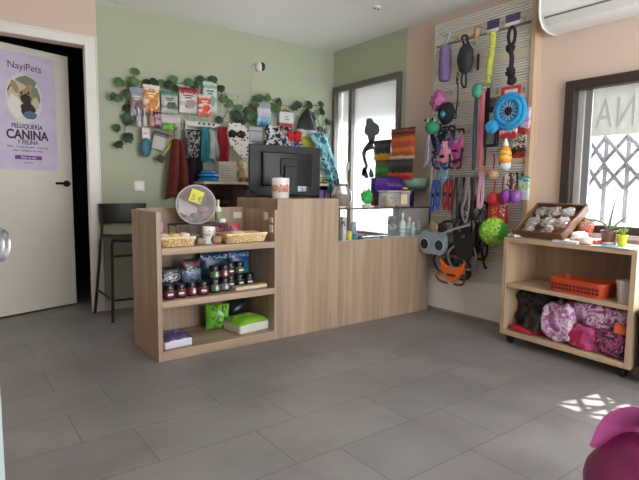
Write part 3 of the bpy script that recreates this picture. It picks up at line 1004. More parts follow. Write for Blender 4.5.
# jars on the middle shelf
S2 = .349
JAR = M('jar_dark_glass', '#2c1a1c', .2, var=.2, spec=.6)
LID = M('jar_black_lid', '#0d0d10', .3)


def jar(label, loc, body, lab_c, fig, group):
    t_ = thing('treat_jar', label, 'jar', loc, rnd.uniform(-.25, .25), group)
    t_.scale = (1.14, 1.14, 1.13)
    MB().lathe([(0, 0), (.028, 0), (.031, .005), (.031, .048), (.026, .055)], seg=20).make('glass', body, t_)
    MB().lathe([(.0295, .053), (.0295, .071), (.027, .074), (0, .074)], seg=20).make('lid', LID, t_)
    mb_ = MB()
    n = 8
    mb_.sheet(lambda u, v: (.0316*math.sin(-1.1+2.2*u), -.0316*math.cos(-1.1+2.2*u), .010+.034*v), n, 2, .0008)
    l_ = mb_.make('label', lab_c, t_)
    mb_ = MB()
    if fig:
        mb_.ell((.002, -.0318, .024), .009, .003, .011, 10, 6); mb_.ell((.001, -.0325, .037), .006, .003, .006, 10, 6)
    else:
        mb_.box(-.014, -.0330, .022, .014, -.0305, .032)
    mb_.make('print', M('jar_print_white', '#d9d5d2', .4), t_)


LR = M('jar_label_red', '#5d2631', .4, var=.2); LG = M('jar_label_green', '#3c5c3a', .4, var=.2); LK = M('jar_label_black', '#1d1b20', .4); LB = M('jar_label_grey', '#6a6a70', .4, var=.2)
gj = 'dark snack jars on the middle shelf'
JL = [((1.050, 2.855), LR, 0, 'dark red-labelled jar at the end-panel end of the front row'), ((1.122, 2.86), LR, 0, 'dark red-labelled jar second from the end panel in the front row'),
      ((1.196, 2.875), LR, 1, 'jar with a white figure standing third from the end panel'), ((1.264, 2.86), LR, 0, 'red-striped jar fourth from the end panel in the front row'),
      ((1.352, 2.885), LG, 1, 'green-labelled bottom jar under the stacked green jar'), ((1.424, 2.895), LB, 1, 'grey-labelled bottom jar with a white figure beside the wooden tray'),
      ((1.495, 2.955), LK, 0, 'black jar behind the wooden tray nearest the middle'), ((1.566, 2.965), LK, 0, 'black jar behind the middle of the wooden tray'), ((1.640, 2.965), LK, 0, 'black jar behind the wooden tray nearest the till block')]
for (x, y), l_, f_, lab in JL:
    jar(lab, (x, y, S2), JAR, l_, f_, gj)
for (x, y), l_, f_, lab in [((1.352, 2.885), LG, 1, 'green-labelled jar stacked on top with a white figure'), ((1.424, 2.895), LR, 1, 'red-labelled jar stacked on top with a white figure'), ((1.495, 2.955), LK, 0, 'black jar with pale print stacked on the row behind the tray'), ((1.566, 2.965), LG, 0, 'black and olive jar topmost nearest the till block')]:
    jar(lab, (x, y, S2+.0840), JAR, l_, f_, gj)
mb = MB(); mb.box(-.12, -.03, 0, .12, .03, .022)
tag(mb.make('wooden_tray', PINE_X, loc=(1.595, 2.875, S2), rz=math.radians(4), bev=.003), 'narrow pale wooden tray lying in front of the black jars', 'tray')
pouch('black_treat_bag', 'black bag with a white printed patch behind the red-labelled jars', (1.115, 3.0, S2), .13, .165, .05, print_mat('black_white_bag', [(0, '#14141a'), (.42, '#14141a'), (.5, '#a9adb5'), (.6, '#2a2b33'), (.68, '#8d9098'), (.74, '#15151b')], 'Z', .35, .2, 30))
pouch('black_treat_bag', 'black bag with a pale blue figure and dark red top behind the jars', (1.262, 3.02, S2), .135, .20, .05, print_mat('black_blue_bag', [(0, '#15151c'), (.3, '#5f7390'), (.55, '#8e9db0'), (.68, '#1c1a22'), (.82, '#6a2530'), (.92, '#16151b')], 'Z', .35, .16, 18))
pouch('blue_treat_bag', 'blue bag with a white stripe behind the stacked jars', (1.46, 3.11, S2), .20, .215, .06, print_mat('blue_bag', [(0, '#27445f'), (.4, '#3b6a86'), (.66, '#24466f'), (.84, '#a5bccb'), (.9, '#1f3d68')], 'Z', .3, .1, 20))
pouch('blue_treat_bag', 'teal-blue bag standing nearest the till block behind the jars', (1.645, 3.11, S2), .16, .215, .06, print_mat('teal_blue_bag', [(0, '#3f7a86'), (.45, '#2f6b92'), (.7, '#24508a'), (.86, '#9cc0c9'), (.91, '#2a568c')], 'Z', .3, .1, 20))

# packs on the lowest shelf
S3 = .058


def flatpack(name, label, loc, wx, wy, h, mats, rz, group=None, cat='packet', tilt=0.):
    t_ = thing(name, label, cat, loc, group=group, rot=(tilt, 0, rz))
    MB().box(-wx/2, -wy/2, 0, wx/2, wy/2, h*.62).make('packed_pads', mats[1], t_, bev=.012)
    mb_ = MB()
    mb_.sheet(lambda u, v: ((u-.5)*wx*1.0, (v-.5)*wy*1.0, h*.62+h*.36*(max(0, math.sin(PI*u)*math.sin(PI*v)))**.5+.01*noise.noise(Vector((u*5, v*5, wx*50)))), 16, 14, .004)
    mb_.make('printed_wrapper', mats[0], t_)
    return t_


flatpack('pad_packet', 'purple and white pack of pads beside the end panel on the lowest shelf', (1.082, 2.895, S3), .175, .18, .085, [print_mat('purple_wrap', [(0, '#54446e'), (.4, '#6d5a8c'), (.6, '#8f83a8'), (.8, '#4c3d66')], 'Y', .35, .25, 25), M('pads_white', '#cfcbd6', .5)], math.radians(3))
flatpack('pad_packet', 'bright green pack of pads lying nearest the till block on the lowest shelf', (1.605, 2.94, S3), .235, .20, .105, [print_mat('green_wrap', [(0, '#7ab32f'), (.45, '#a0cf3d'), (.6, '#5a9428'), (.75, '#cfd9c0'), (.85, '#4c5d45')], 'Y', .3, .25, 20), M('pads_pale', '#c8ccc0', .5)], math.radians(7))
pouch('green_packet', 'green glossy bag standing behind the lying green pack', (1.455, 3.06, S3), .16, .165, .08, print_mat('green_bag', [(0, '#6fae35'), (.3, '#3d7a2b'), (.5, '#8cc63f'), (.7, '#2f5a2c'), (.85, '#79b83a')], 'X', .3, .3, 16), math.radians(-12))
lump('dark_plastic_bag', 'dark crumpled plastic bag at the back of the lowest shelf', (1.64, 3.14, S3+.085), .085, .06, .085, M('dark_bag', '#23282a', .3, var=.4, scale=30), 'bag', 6.)

# ------------------------------------------------------------------ low wall cabinet behind the counter
hu = thing('wall_cabinet', 'low open wood cabinet against the green wall behind the counter', 'cabinet', (1.752, 4.235, 0))
HW, HD, HZ = 1.45, .33, 1.050
MB().box(0, -.02, 0, HW, 0, HZ-.022).make('back_panel', wood('red_brown_panel', '#5d3f31', '#77543f', 'X'), hu)
MB().box(0, -HD, HZ-.022, HW, 0, HZ).make('top_board', PINE_X, hu, bev=.002)
for x in (0, .70, HW-.02):
    MB().box(x, -HD+.01, 0, x+.02, -.02, HZ-.022).make('side_panel', wood('red_brown_side', '#6b4937', '#85604a', 'Z'), hu)
MB().box(.02, -HD+.01, .80, HW-.02, -.02, .82).make('shelf', wood('red_brown_panel'  , '', ''), hu)
mb = MB(); mb.box(.40, -HD-.004, HZ-.030, .435, -HD, HZ-.002); mb.make('price_tag', M('tag_white', '#e5e1da', .5), hu)
lump('black_bag', 'black bag lying in the cabinet beside the clear tub', (1.93, 4.10, .875), .13, .09, .055, M('black_cloth', '#121214', .7, var=.3), 'bag', 11.)
CT = HZ+.0
# on the cabinet: blue toy, white box, plush
bt = thing('toy_bowl', 'bright blue layered toy bowl on the wall cabinet', 'bowl', (1.865, 4.08, CT))
MB().lathe([(0, 0), (.085, 0), (.092, .02), (.07, .032), (.066, .04), (.0, .04)], seg=28).make('base', M('bright_blue', '#1f7ec0', .35), bt)
MB().lathe([(.05, .04), (.088, .046), (.088, .062), (.06, .07), (0, .072)], seg=28).make('tier', M('bright_blue'), bt)
MB().lathe([(.04, .07), (.06, .076), (.06, .09), (.03, .1), (0, .102)], seg=28).make('top_tier', M('mid_blue', '#2a8fd0', .35), bt)
l, w_, h_ = boxB(204, 136, 209, 163, 4.1)
tag(MB().lathe([(0, 0), (.022, 0), (.022, .15), (.01, .165), (.01, .18), (0, .18)], seg=14).make('clear_bottle', clear_mat('pale_bottle', '#cfe0e6', .5), loc=(1.84, 4.17, CT+.0)), 'slim pale bottle standing behind the bright blue bowl', 'bottle')
l, w_, h_ = boxB(217, 159, 236, 181, 4.06)
wb = thing('carton', 'white carton with grey print lines on the wall cabinet', 'box', (l.x, 4.08, CT))
MB().box(-.085, -.04, 0, .085, .04, .175).make('carton_body', M('carton_white', '#c7c1b8', .6), wb, bev=.003)
mb = MB()
for k in range(6):
    mb.box(-.07, -.0415, .035+k*.02, .05-(k % 3)*.02, -.0398, .041+k*.02)
mb.make('printed_lines', M('print_grey', '#8f8b88', .6), wb)
l, w_, h_ = boxB(237, 152, 250, 181, 4.02)
pl = thing('plush_toy', 'small beige and green plush dog sitting between the white box and the screen', 'toy', (l.x, 4.05, CT))
PB = M('plush_beige', '#b29b78', .95, var=.3, scale=60)
MB().ell((0, 0, .06), .045, .04, .06).make('body', PB, pl)
MB().ell((.0, -.005, .15), .038, .036, .04).make('head', M('plush_cream', '#cfc4b3', .95, var=.2, scale=60), pl)
for sx in (-1, 1):
    MB().ell((sx*.035, 0, .165), .012, .012, .03).make('ear', PB, pl)
    MB().ell((sx*.035, -.035, .022), .02, .035, .02).make('paw', M('plush_olive', '#7a7a3e', .95), pl)

# ------------------------------------------------------------------ wire grids on the green wall and the packs hung on them
WIRE = M('white_wire', '#d7d8cf', .45)


def wire_grid(name, label, x0, x1, z0, z1, nx, nz_):
    t_ = thing(name, label, 'wire rack', ((x0+x1)/2, YB-.03, z0))
    hw = (x1-x0)/2
    mb_ = MB()
    for i in range(nx+1):
        x = -hw+2*hw*i/nx
        mb_.tube([(x, 0, 0), (x, 0, z1-z0)], .0022, 6)
    for j in range(nz_+1):
        z = (z1-z0)*j/nz_
        mb_.tube([(-hw, -.004, z), (hw, -.004, z)], .0022, 6)
    mb_.make('wire_mesh', WIRE, t_)
    for sx in (-1, 1):
        for zz in (.02, z1-z0-.02):
            MB().tube([(sx*(hw-.01), .032, zz), (sx*(hw-.01), -.002, zz)], .004, 6).make('bracket', WIRE, t_)
    return t_


a, b = PY(131, 78, 4.22), PY(240, 133, 4.22)
wire_grid('wire_grid', 'white wire grid on the green wall over the shelf unit', a.x, b.x, 1.50, a.z-.01, 16, 7)
a2, b2 = PY(243, 100, 4.22), PY(316, 150, 4.22)
wire_grid('wire_grid', 'white wire grid on the green wall above the computer screen', a2.x, b2.x, 1.42, 1.79, 12, 6)


def wallpouch(name, label, px, mat, d=.03, Y=4.17, cat='packet', group='packets on the wire grids', motif=None):
    l_, w__, h__ = boxB(*px, Y)
    t_ = thing(name, label, cat, l_, 0, group)
    o_ = pouch('bag', '', (0, 0, 0), w__, h__, d, mat)
    for k_ in ('label', 'category', 'group'):
        if k_ in o_:
            del o_[k_]
    o_.parent = t_
    if motif:
        mc, tc_ = motif
        mb_ = MB(); mb_.ell((w__*.05, -d*.5, h__*.36), w__*.26, d*.16, h__*.17, 14, 8, bump=.5, bs=200)
        mb_.make('printed_picture', M('motif_'+mc, mc, .4, var=.35, scale=60), t_)
        mb_ = MB()
        for q, (a_, b_) in enumerate(((-.30, .22), (-.22, .12))):
            mb_.box(w__*a_, -d*.5-.003, h__*(.66-.09*q), w__*b_, -d*.42, h__*(.71-.09*q))
        mb_.make('printed_name', M('motif_'+tc_, tc_, .4), t_)
    MB().box(-.004, -.002, h__-.004, .004, max(.01, YB-.035-Y), h__+.004).make('hang_tab', WIRE, t_)
    return t_


wallpouch('treat_packet', 'grey and mauve treat bag first on the wire grid beside the ivy', (130, 88, 144, 116), print_mat('wp1', [(0, '#8c8a92'), (.3, '#86676c'), (.6, '#9d8f8f'), (.78, '#7f8fa6'), (.9, '#9a9fae')], 'Z', .35, .14, 20), motif=('#6b4a44', '#c9cdd6'))
wallpouch('treat_packet', 'cream treat bag with a big orange blot on the wire grid', (143, 85, 160, 113), print_mat('wp2', [(0, '#b86a2e'), (.25, '#d6cbb8'), (.5, '#d5a04d'), (.6, '#c27a1e'), (.82, '#dcd2c0')], 'Z', .35, .2, 16), motif=('#c77a22', '#e9e2d2'), Y=4.165)
wallpouch('treat_packet', 'grey bag with a teal top and dark animal on the wire grid', (161, 92, 178, 113), print_mat('wp3', [(0, '#aeb2a8'), (.2, '#6f7774'), (.34, '#b3bab0'), (.8, '#5f9a86'), (.9, '#3c7a63')], 'Z', .35, .1, 24), motif=('#4a4f4c', '#2c4a40'))
wallpouch('treat_packet', 'white bag with a crimson top on the wire grid', (179, 88, 198, 113), print_mat('wp4', [(0, '#c9c6c2'), (.3, '#b7a8a4'), (.45, '#d5d1ce'), (.78, '#b3303f'), (.9, '#7a2030')], 'Z', .35, .08, 24), motif=('#9c8a84', '#6a1f2b'))
wallpouch('treat_packet', 'bag with a red-orange oval over chequered red print', (198, 95, 211, 116), print_mat('wp5', [(0, '#c9584a'), (.2, '#d9cfc9'), (.3, '#c44b3d'), (.42, '#dcd3cd'), (.55, '#d84f2f'), (.85, '#cfc6bd')], 'Z', .35, .1, 30), motif=('#d8492a', '#e9dcd3'), Y=4.15)
wallpouch('treat_packet', 'tall pale mint bag at the end of the first wire grid', (203, 82, 217, 112), print_mat('wp6', [(0, '#bcc9c0'), (.4, '#a3b7b0'), (.5, '#c9d3cb'), (.78, '#7fae9e'), (.88, '#c3d2c9')], 'Z', .35, .06, 20), motif=('#7b9c92', '#3f7a6b'))
for i, (x0, x1, c, cc, lab) in enumerate(((136, 141, '#b7c1c2', '#d7d4ce', 'white tube hanging first in the second row of the wire grid'), (142, 147, '#c0b5b0', '#e2dcd6', 'pale pink tube hanging second in the second row of the wire grid'), (149, 154, '#b98f80', '#ded5cc', 'tan tube hanging third in the second row of the wire grid'))):
    l, w_, h_ = boxB(x0, 108, x1, 126, 4.14)
    bottle('hanging_tube', lab, l, w_*.5, h_, M('tube_%d' % i, c, .4), M('tubecap_%d' % i, cc, .4), 'tubes on the wire grid', neck=.5)
wallpouch('treat_packet', 'magenta and white chequered packet under the orange-blot bag', (154, 112, 162, 128), print_mat('wp7', [(0, '#6b1f4c'), (.25, '#c9a9b9'), (.45, '#7a2455'), (.65, '#d0b8c2'), (.8, '#6b1f4c')], 'Z', .35, .3, 50), Y=4.15)
wallpouch('treat_packet', 'pale pink card packet under the teal-topped bag', (161, 115, 181, 129), print_mat('wp8', [(0, '#bcae b4'.replace(' ', '')), (.5, '#c6bcc0'), (.8, '#b5b7ab')], 'Z', .4, .2, 20), Y=4.18, d=.015)
wallpouch('treat_packet', 'lime green packet below the pale pink card', (162, 123, 176, 130), print_mat('wp9', [(0, '#5c9a35'), (.5, '#79b64a'), (.8, '#4c8a38')], 'X', .4, .2, 20), Y=4.15, d=.02)

# third row: brush, card, clippers, cords
l, w_, h_ = boxB(140, 128, 152, 157, 4.16)
t = thing('grooming_brush', 'teal oval brush under a white card on the wire grid', 'brush', l)
MB().ell((0, 0, h_*.33), w_*.46, .02, h_*.34).make('brush_pad', M('teal_brush', '#2b6f79', .5), t)
MB().box(-w_*.32, -.004, h_*.64, w_*.30, .004, h_).make('card', M('card_white', '#d4d0cc', .5), t)
mb = MB(); mb.box(-w_*.2, -.0055, h_*.80, w_*.16, -.0035, h_*.84); mb.make('card_print', M('card_print_pink', '#b98a90', .5), t)
l, w_, h_ = boxB(151, 131, 168, 150, 4.2)
t = thing('comb_card', 'slanting white card with a dark comb along its top', 'comb', l, rot=(0, math.radians(12), 0))
MB().box(-w_*.5, -.003, 0, w_*.5, .003, h_*.85).make('card', M('card_grey', '#b9bab2', .5), t)
mb = MB(); mb.box(-w_*.55, -.012, h_*.83, w_*.55, -.002, h_*.93)
for k in range(16):
    x = -w_*.5+w_*k/15
    mb.box(x-.0018, -.010, h_*.70, x+.0018, -.004, h_*.84)
mb.make('comb', BLACK, t)
l, w_, h_ = boxB(153, 138, 166, 161, 4.15)
t = thing('slicker_brush', 'yellow-green handled brush with a dark head hanging tilted', 'brush', l, rot=(0, math.radians(33), 0))
MB().tube([(0, 0, .05), (.0, 0, h_*1.0)], [.010, .007], 10).make('handle', M('lime_handle', '#a5b03a', .4), t)
MB().box(-.026, -.012, -.005, .026, .012, .05).make('head', M('brush_dark', '#2b2723', .6), t, bev=.004)
for i, (px, c, lab, r) in enumerate(((169, '#c9853f', 'orange cord hanging beside the red-brown robe', .004), (173, '#7d2a2e', 'dark red cord hanging second beside the red-brown robe', .006), (178, '#a9b6bf', 'pale blue clear strap hanging above the red-brown robe', .007))):
    l, w_, h_ = boxB(px-2, 127, px+2, 150, 4.15)
    tag(MB().tube(bez([(0, 0, h_), (.008, -.01, h_*.6), (-.006, 0, h_*.3), (.004, 0, 0)]), r, 8).make('grooming_leash', M('cord_%d' % i, c, .6), loc=l), lab, 'leash', 'leads on the wire grid')


def drape(name, label, px, mat, Y=4.14, cat='cloth', group=None, folds=3, depth=.03, taper=(1., 1.), th=.006, sway=0., rag=.02, nf=2.):
    """cloth hanging in folds, filling the sight box px on the plane Y"""
    l_, w__, h__ = boxB(*px, Y)
    mb_ = MB()
    sd_ = rnd.random()*10

    def f(u, v):
        k = taper[0]+(taper[1]-taper[0])*v
        x = (u-.5)*w__*k*(1+.05*noise.noise(Vector((v*3, sd_, u))))+sway*(v-.5)*w__
        z = h__*(1-v) - rag*(v**2)*noise.noise(Vector((u*3, sd_, 1)))*h__*3*v
        y = depth*math.sin(2*PI*folds*u+sd_)*(.35+.65*v) + .02*noise.noise(Vector((u*4, v*4, sd_))) - .02*math.sin(PI*v)
        return (x, y, z)
    mb_.sheet(f, 26, 18, th)
    o_ = mb_.make(name, mat, loc=l_, ang=80)
    return tag(o_, label, cat, group)


l, w_, h_ = boxB(185, 121, 219, 127, 4.19)
t = thing('hanger_strip', 'white plastic strip with black print over the hanging clothes', 'hanger', l)
mb = MB(); mb.box(-w_*.5, -.004, .0, w_*.5, .004, h_*.8); mb.box(-w_*.5, -.004, -.09, -w_*.43, .004, .01); mb.make('strip', M('strip_white', '#d3d0c9', .5), t)
for k in range(4):
    MB().ell((-w_*.1+k*.045, -.006, h_*.55), .012, .004, .009, 10, 6).make('black_print', BLACK, t)
drape('dog_coat', 'long red-brown shaggy robe hanging nearest the ivy under the wire grid', (168, 140, 190, 198), M('rust_fur', '#5f2518', .95, var=.5, scale=26, bump=.9), 4.12, 'dog coat', taper=(.42, 1.12), folds=2, th=.03, depth=.045, rag=.05)
drape('dog_coat', 'black coat hanging between the red-brown robe and the blue bowl', (186, 130, 203, 190), M('black_knit', '#121216', .9, var=.3), 4.17, 'dog coat', taper=(.9, 1.), folds=2, th=.012)
drape('bandana', 'black and white flowered bag cloth hanging below the white strip', (185, 131, 201, 158), swirl_mat('bw_flowers', ['#1b1a1e', '#1b1a1e', '#8d8a8b', '#c9c5c4'], 40, .8, 1.), 4.11, 'bandana', taper=(.9, .7), folds=1)
drape('dog_coat', 'teal dog garment hanging beside the white strip end', (200, 127, 213, 162), M('teal_cloth', '#317f8a', .85, var=.2), 4.13, 'dog coat', taper=(.8, .9), folds=1)
drape('dog_coat', 'grey-white dog garment hanging between the teal and red ones', (208, 130, 218, 160), M('offwhite_cloth', '#a2aaa4', .85, var=.15), 4.11, 'dog coat', taper=(.6, 1.), folds=1, sway=.2)
drape('dog_coat', 'crimson dog garment hanging beside the dotted bandana', (216, 127, 228, 163), M('crimson_cloth', '#8d1a26', .85, var=.25), 4.14, 'dog coat', taper=(.8, 1.), folds=1)
# dotted bandana with a bow
l, w_, h_ = boxB(226, 124, 254, 159, 4.10)
t = thing('dotted_bandana', 'white bandana with black dots and a black bow', 'bandana', l)
mb = MB()
pts = [(-.42, 1.0), (.02, 1.02), (.30, .84), (.50, .58), (.48, .28), (.28, .06), (.05, .0), (-.1, .12), (-.38, .38), (-.46, .7)]
mb.prism([(x*w_, z*h_) for x, z in pts][::-1], -.012, .012)
mb.make('cloth', dots_mat('white_black_dots', '#d7d3cf', '#1a191c', 33, .33), t, bev=.008)
mb = MB()
for sx in (-1, 1):
    mb.ell((-.04+sx*.045, -.02, h_*.70), .042, .015, .03, 14, 8, bump=.5)
mb.ell((-.04, -.026, h_*.70), .016, .014, .018, 10, 8)
mb.make('bow', swirl_mat('bow_black', ['#17161a', '#17161a', '#17161a', '#a19d9d'], 30), t)
wallpouch('name_pouch', 'grey-white pouch with small blue letters beside the dotted bandana', (249, 127, 263, 141), print_mat('grey_pouch', [(0, '#aeb2b4'), (.62, '#aeb2b4'), (.66, '#4a7396'), (.74, '#b4b8ba')], 'Z', .5, .06, 60), Y=4.08, cat='pouch', group=None)
wallpouch('clear_blue_bag', 'clear bag with a sky blue bottom hanging over the screen', (257, 103, 271, 127), print_mat('clear_blue', [(0, '#3f7fa8'), (.2, '#86b0c6'), (.42, '#bcbccb'), (.6, '#c9c6cf'), (.78, '#9aa0a0')], 'Z', .3, .08, 14), group=None)
l, w_, h_ = boxB(279, 109, 293, 126, 4.17)
t = thing('hook_card', 'white packet with red foot and tan paper top on the grid above the screen', 'packet', l)
MB().box(-w_*.5, -.01, .02, w_*.5, .01, h_*.82).make('card', M('card_white'), t, bev=.003)
MB().box(-w_*.52, -.012, 0, w_*.42, .012, .026).make('foot_strip', M('card_red', '#b32c40', .5), t, bev=.002)
mb = MB(); mb.prism([(-w_*.45, h_*.82), (-w_*.05, h_*1.02), (w_*.45, h_*.82)][::-1], -.006, .006); mb.make('paper_top', M('tan_paper', '#7d5b3a', .7), t)
mb = MB(); mb.box(-.02, -.0118, h_*.35, .03, -.0095, h_*.42); mb.box(-.02, -.0118, h_*.5, .02, -.0095, h_*.56); mb.make('card_print', M('print_grey'), t)
t0_ = boxB(297, 108, 317, 136, 4.15)
l, w_, h_ = t0_
t = thing('drawstring_bag', 'black drawstring bag gathered to a point on the grid over the screen', 'bag', l)
mb = MB()
mb.lathe([(0, 0), (w_*.40, .004), (w_*.5, h_*.25), (w_*.40, h_*.55), (w_*.18, h_*.85), (.012, h_*.97), (0, h_)], (0, 0, 0), 22, sy=.35)
for v in mb.bm.verts:
    v.co.x += .012*noise.noise(v.co*22); v.co.y += .016*noise.noise(v.co*24+Vector((3, 0, 0)))
mb.make('bag_body', M('black_nylon', '#121316', .5, var=.3), t, ang=80)
mb = MB(); mb.tube(bez([(.0, -.03, h_*.95), (w_*.32, -.07, h_*.55), (w_*.48, -.06, h_*.22), (w_*.28, -.07, h_*.12), (w_*.1, -.06, h_*.5), (0, -.03, h_*.95)]), .005, 6)
mb.make('grey_cord', M('cord_grey', '#75767b', .6), t)

# clothes heaped along the top of the screen and the drape at the window
drape('bandana', 'black and white blossom bandana above the screen', (263, 126, 292, 149), swirl_mat('bw_blossom', ['#15151c', '#15151c', '#c9c8c9', '#e0dedd'], 22, .8, 1.2), 4.06, 'bandana', folds=2, taper=(.9, 1.1))
drape('bandana', 'navy and white print bandana under the red bow', (283, 136, 301, 149), swirl_mat('navy_print', ['#1d2a4c', '#27365f', '#b5b9c6', '#1d2a4c'], 30), 4.03, 'bandana', folds=1)
l, w_, h_ = boxB(288, 130, 301, 143, 4.0)
t = thing('red_bow', 'bright red fabric bow above the screen', 'bow', l)
for sx in (-1, 1):
    MB().ell((sx*w_*.27, 0, h_*.5), w_*.27, .02, h_*.45, bump=.6, bs=60).make('loop', M('red_bow_cloth', '#c01f2c', .8, var=.2), t)
MB().ell((0, -.014, h_*.5), w_*.12, .016, h_*.22).make('knot', M('red_bow_cloth'), t)
drape('bandana', 'lime yellow cloth folded over above the screen', (299, 137, 320, 150), M('lime_cloth', '#a9ad3f', .85, var=.2, scale=30), 4.02, 'bandana', folds=1, taper=(.7, 1.1), sway=.2)
drape('bandana', 'pale grey cloth under the black drawstring bag', (297, 130, 318, 140), M('pale_cloth', '#b9bcbc', .85, var=.1), 4.06, 'bandana', folds=2)
drape('bandana', 'pink cloth scrap between the blossom bandana and the red bow', (280, 130, 290, 137), M('pink_scrap', '#c58f98', .85, var=.2), 4.05, 'bandana', folds=1)
drape('shawl', 'teal patterned shawl hanging at the window end of the cabinet', (315, 134, 340, 192), swirl_mat('teal_shawl', ['#24444d', '#2f6773', '#7fb0b6', '#1b2a30'], 14, .85, 1.), 3.90, 'shawl', taper=(.7, .45), sway=.75, folds=2, depth=.03, nf=3)
drape('shawl', 'dark plum garment hanging beside the screen', (313, 138, 331, 174), M('plum_cloth', '#33222a', .9, var=.3), 4.12, 'dog coat', taper=(.8, .9), folds=2)
l, w_, h_ = boxB(319, 164, 335, 183, 3.98)
pouch('snack_bag', 'clear crackly bag with green and white print on the cabinet by the window', (l.x, 4.00, CT), w_*1.1, h_*1.25, .07, print_mat('crackle', [(0, '#2b3330'), (.18, '#b9c98a'), (.4, '#dfe2d8'), (.55, '#b28a92'), (.75, '#d8cfd0'), (.9, '#9c8088')], 'Z', .25, .35, 26))
for i, (px0, px1, c, lab) in enumerate(((319, 324, '#5a3a78', 'purple box standing first in the cabinet beside the screen'), (325, 330, '#4b2d66', 'dark purple box second in the cabinet beside the screen'))):
    l, w_, h_ = boxB(px0, 187, px1, 200, 3.96)
    tag(MB().box(-w_*.5, 0, 0, w_*.5, .1, .17).make('purple_box', M('pbox_%d' % i, c, .5, var=.25), loc=(l.x, 3.96, .8205), bev=.003), lab, 'box', 'purple boxes in the wall cabinet')

# ------------------------------------------------------------------ ivy garlands
LEAFM = [M('ivy_dark', '#1b321b', .55, var=.35, scale=20), M('ivy_mid', '#2b4a27', .55, var=.3, scale=20), M('ivy_pale', '#45663b', .55, var=.3, scale=20)]
IVY = [(0, -.45), (.16, -.5), (.42, -.36), (.5, -.1), (.40, .0), (.46, .22), (.26, .24), (.12, .36), (0, .56), (-.12, .36), (-.26, .24), (-.46, .22), (-.40, .0), (-.5, -.1), (-.42, -.36), (-.16, -.5)]


def ivy(name, label, stems, leaves, Y, base):
    t_ = thing(name, label, 'garland', base)
    B_ = Vector(base)
    mb_ = MB()
    for sp in stems:
        pts = [PY(x, y, Y)-B_ for x, y in sp]
        mb_.tube(bez(pts, 8), .0028, 5)
    mb_.make('stem', M('ivy_stem', '#3d4a2c', .7), t_)
    mb_ = MB()
    for i, (x, y, s) in enumerate(leaves):
        c = PY(x, y, Y-.02-.03*rnd.random())-B_
        a = rnd.uniform(-.9, .9)+PI
        tilt = rnd.uniform(-.5, .5)
        tz = rnd.uniform(-.5, .5)
        R3 = Matrix.Rotation(tz, 3, 'Z') @ Matrix.Rotation(tilt, 3, 'X') @ Matrix.Rotation(a, 3, 'Y')
        mi = rnd.choice((0, 0, 1, 1, 2))
        ctr_f = mb_.bm.verts.new(c+R3 @ Vector((0, -.006, 0)))
        fr = [mb_.bm.verts.new(c+R3 @ Vector((px_*s, .010*(px_*px_+pz_*pz_)*4*s/.09, pz_*s))) for px_, pz_ in IVY]
        ctr_b = mb_.bm.verts.new(c+R3 @ Vector((0, -.0045, 0)))
        bk = [mb_.bm.verts.new(v.co+R3 @ Vector((0, .0015, 0))) for v in fr]
        n_ = len(IVY)
        for k in range(n_):
            q = (k+1) % n_
            for f_ in (mb_.bm.faces.new((ctr_f, fr[k], fr[q])), mb_.bm.faces.new((ctr_b, bk[q], bk[k])), mb_.bm.faces.new((fr[q], fr[k], bk[k], bk[q]))):
                f_.material_index = mi
    mb_.make('leaves', LEAFM, t_)
    return t_


za = lambda X, Y_: (100+X/4.564, 50+Y_/4.564)
L1 = [(167, 97), (92, 148), (140, 148), (85, 218), (125, 200), (125, 265), (125, 310), (82, 358), (135, 408), (88, 432), (215, 152), (285, 155), (338, 137), (345, 172), (405, 148), (435, 162), (462, 135), (515, 138), (553, 178), (567, 222), (590, 245), (250, 150), (315, 160), (545, 320), (152, 148), (62, 215), (128, 330), (130, 398)]
lv = [(*za(*p), rnd.uniform(.068, .09)) for p in L1]
st1 = [[za(*p) for p in ((88, 432), (110, 380), (120, 310), (122, 240), (140, 160), (210, 140), (300, 150), (400, 150), (500, 135), (550, 170), (590, 245), (560, 320))], [za(*p) for p in ((140, 150), (160, 110), (167, 97))]]
ivy('ivy_garland', 'ivy garland trailing round the wire grid over the shelf unit', st1, lv, 4.215, (1.5, 4.235, 1.72))
zb = lambda X, Y_: (220+X/5.325, 60+Y_/5.325)
L2 = [(108, 262), (100, 300), (150, 280), (185, 245), (160, 310), (208, 213), (262, 203), (320, 228), (280, 250), (312, 265), (415, 243), (478, 243), (540, 240), (520, 290), (545, 275), (583, 328), (535, 370), (572, 385), (95, 320), (130, 330), (180, 290), (175, 330), (85, 290), (500, 300), (400, 255)]
lv = [(*zb(*p), rnd.uniform(.076, .10)) for p in L2]
st2 = [[zb(*p) for p in ((95, 330), (130, 290), (190, 240), (262, 205), (320, 240), (415, 250), (480, 245), (540, 250), (560, 310), (572, 385))], [zb(*p) for p in ((535, 370), (550, 320), (530, 270))]]
ivy('ivy_garland', 'ivy garland trailing over the wire grid above the computer screen', st2, lv, 4.20, (2.75, 4.235, 1.68))

# ------------------------------------------------------------------ on and in the glass display case
G = GZ+.001


def onglass(px0, px1, Y, top):
    a_, b_ = PY(px0, 200, Y), PY(px1, 200, Y)
    return (a_.x+b_.x)/2, abs(a_.x-b_.x), PY((px0+px1)/2, top, Y).z-G


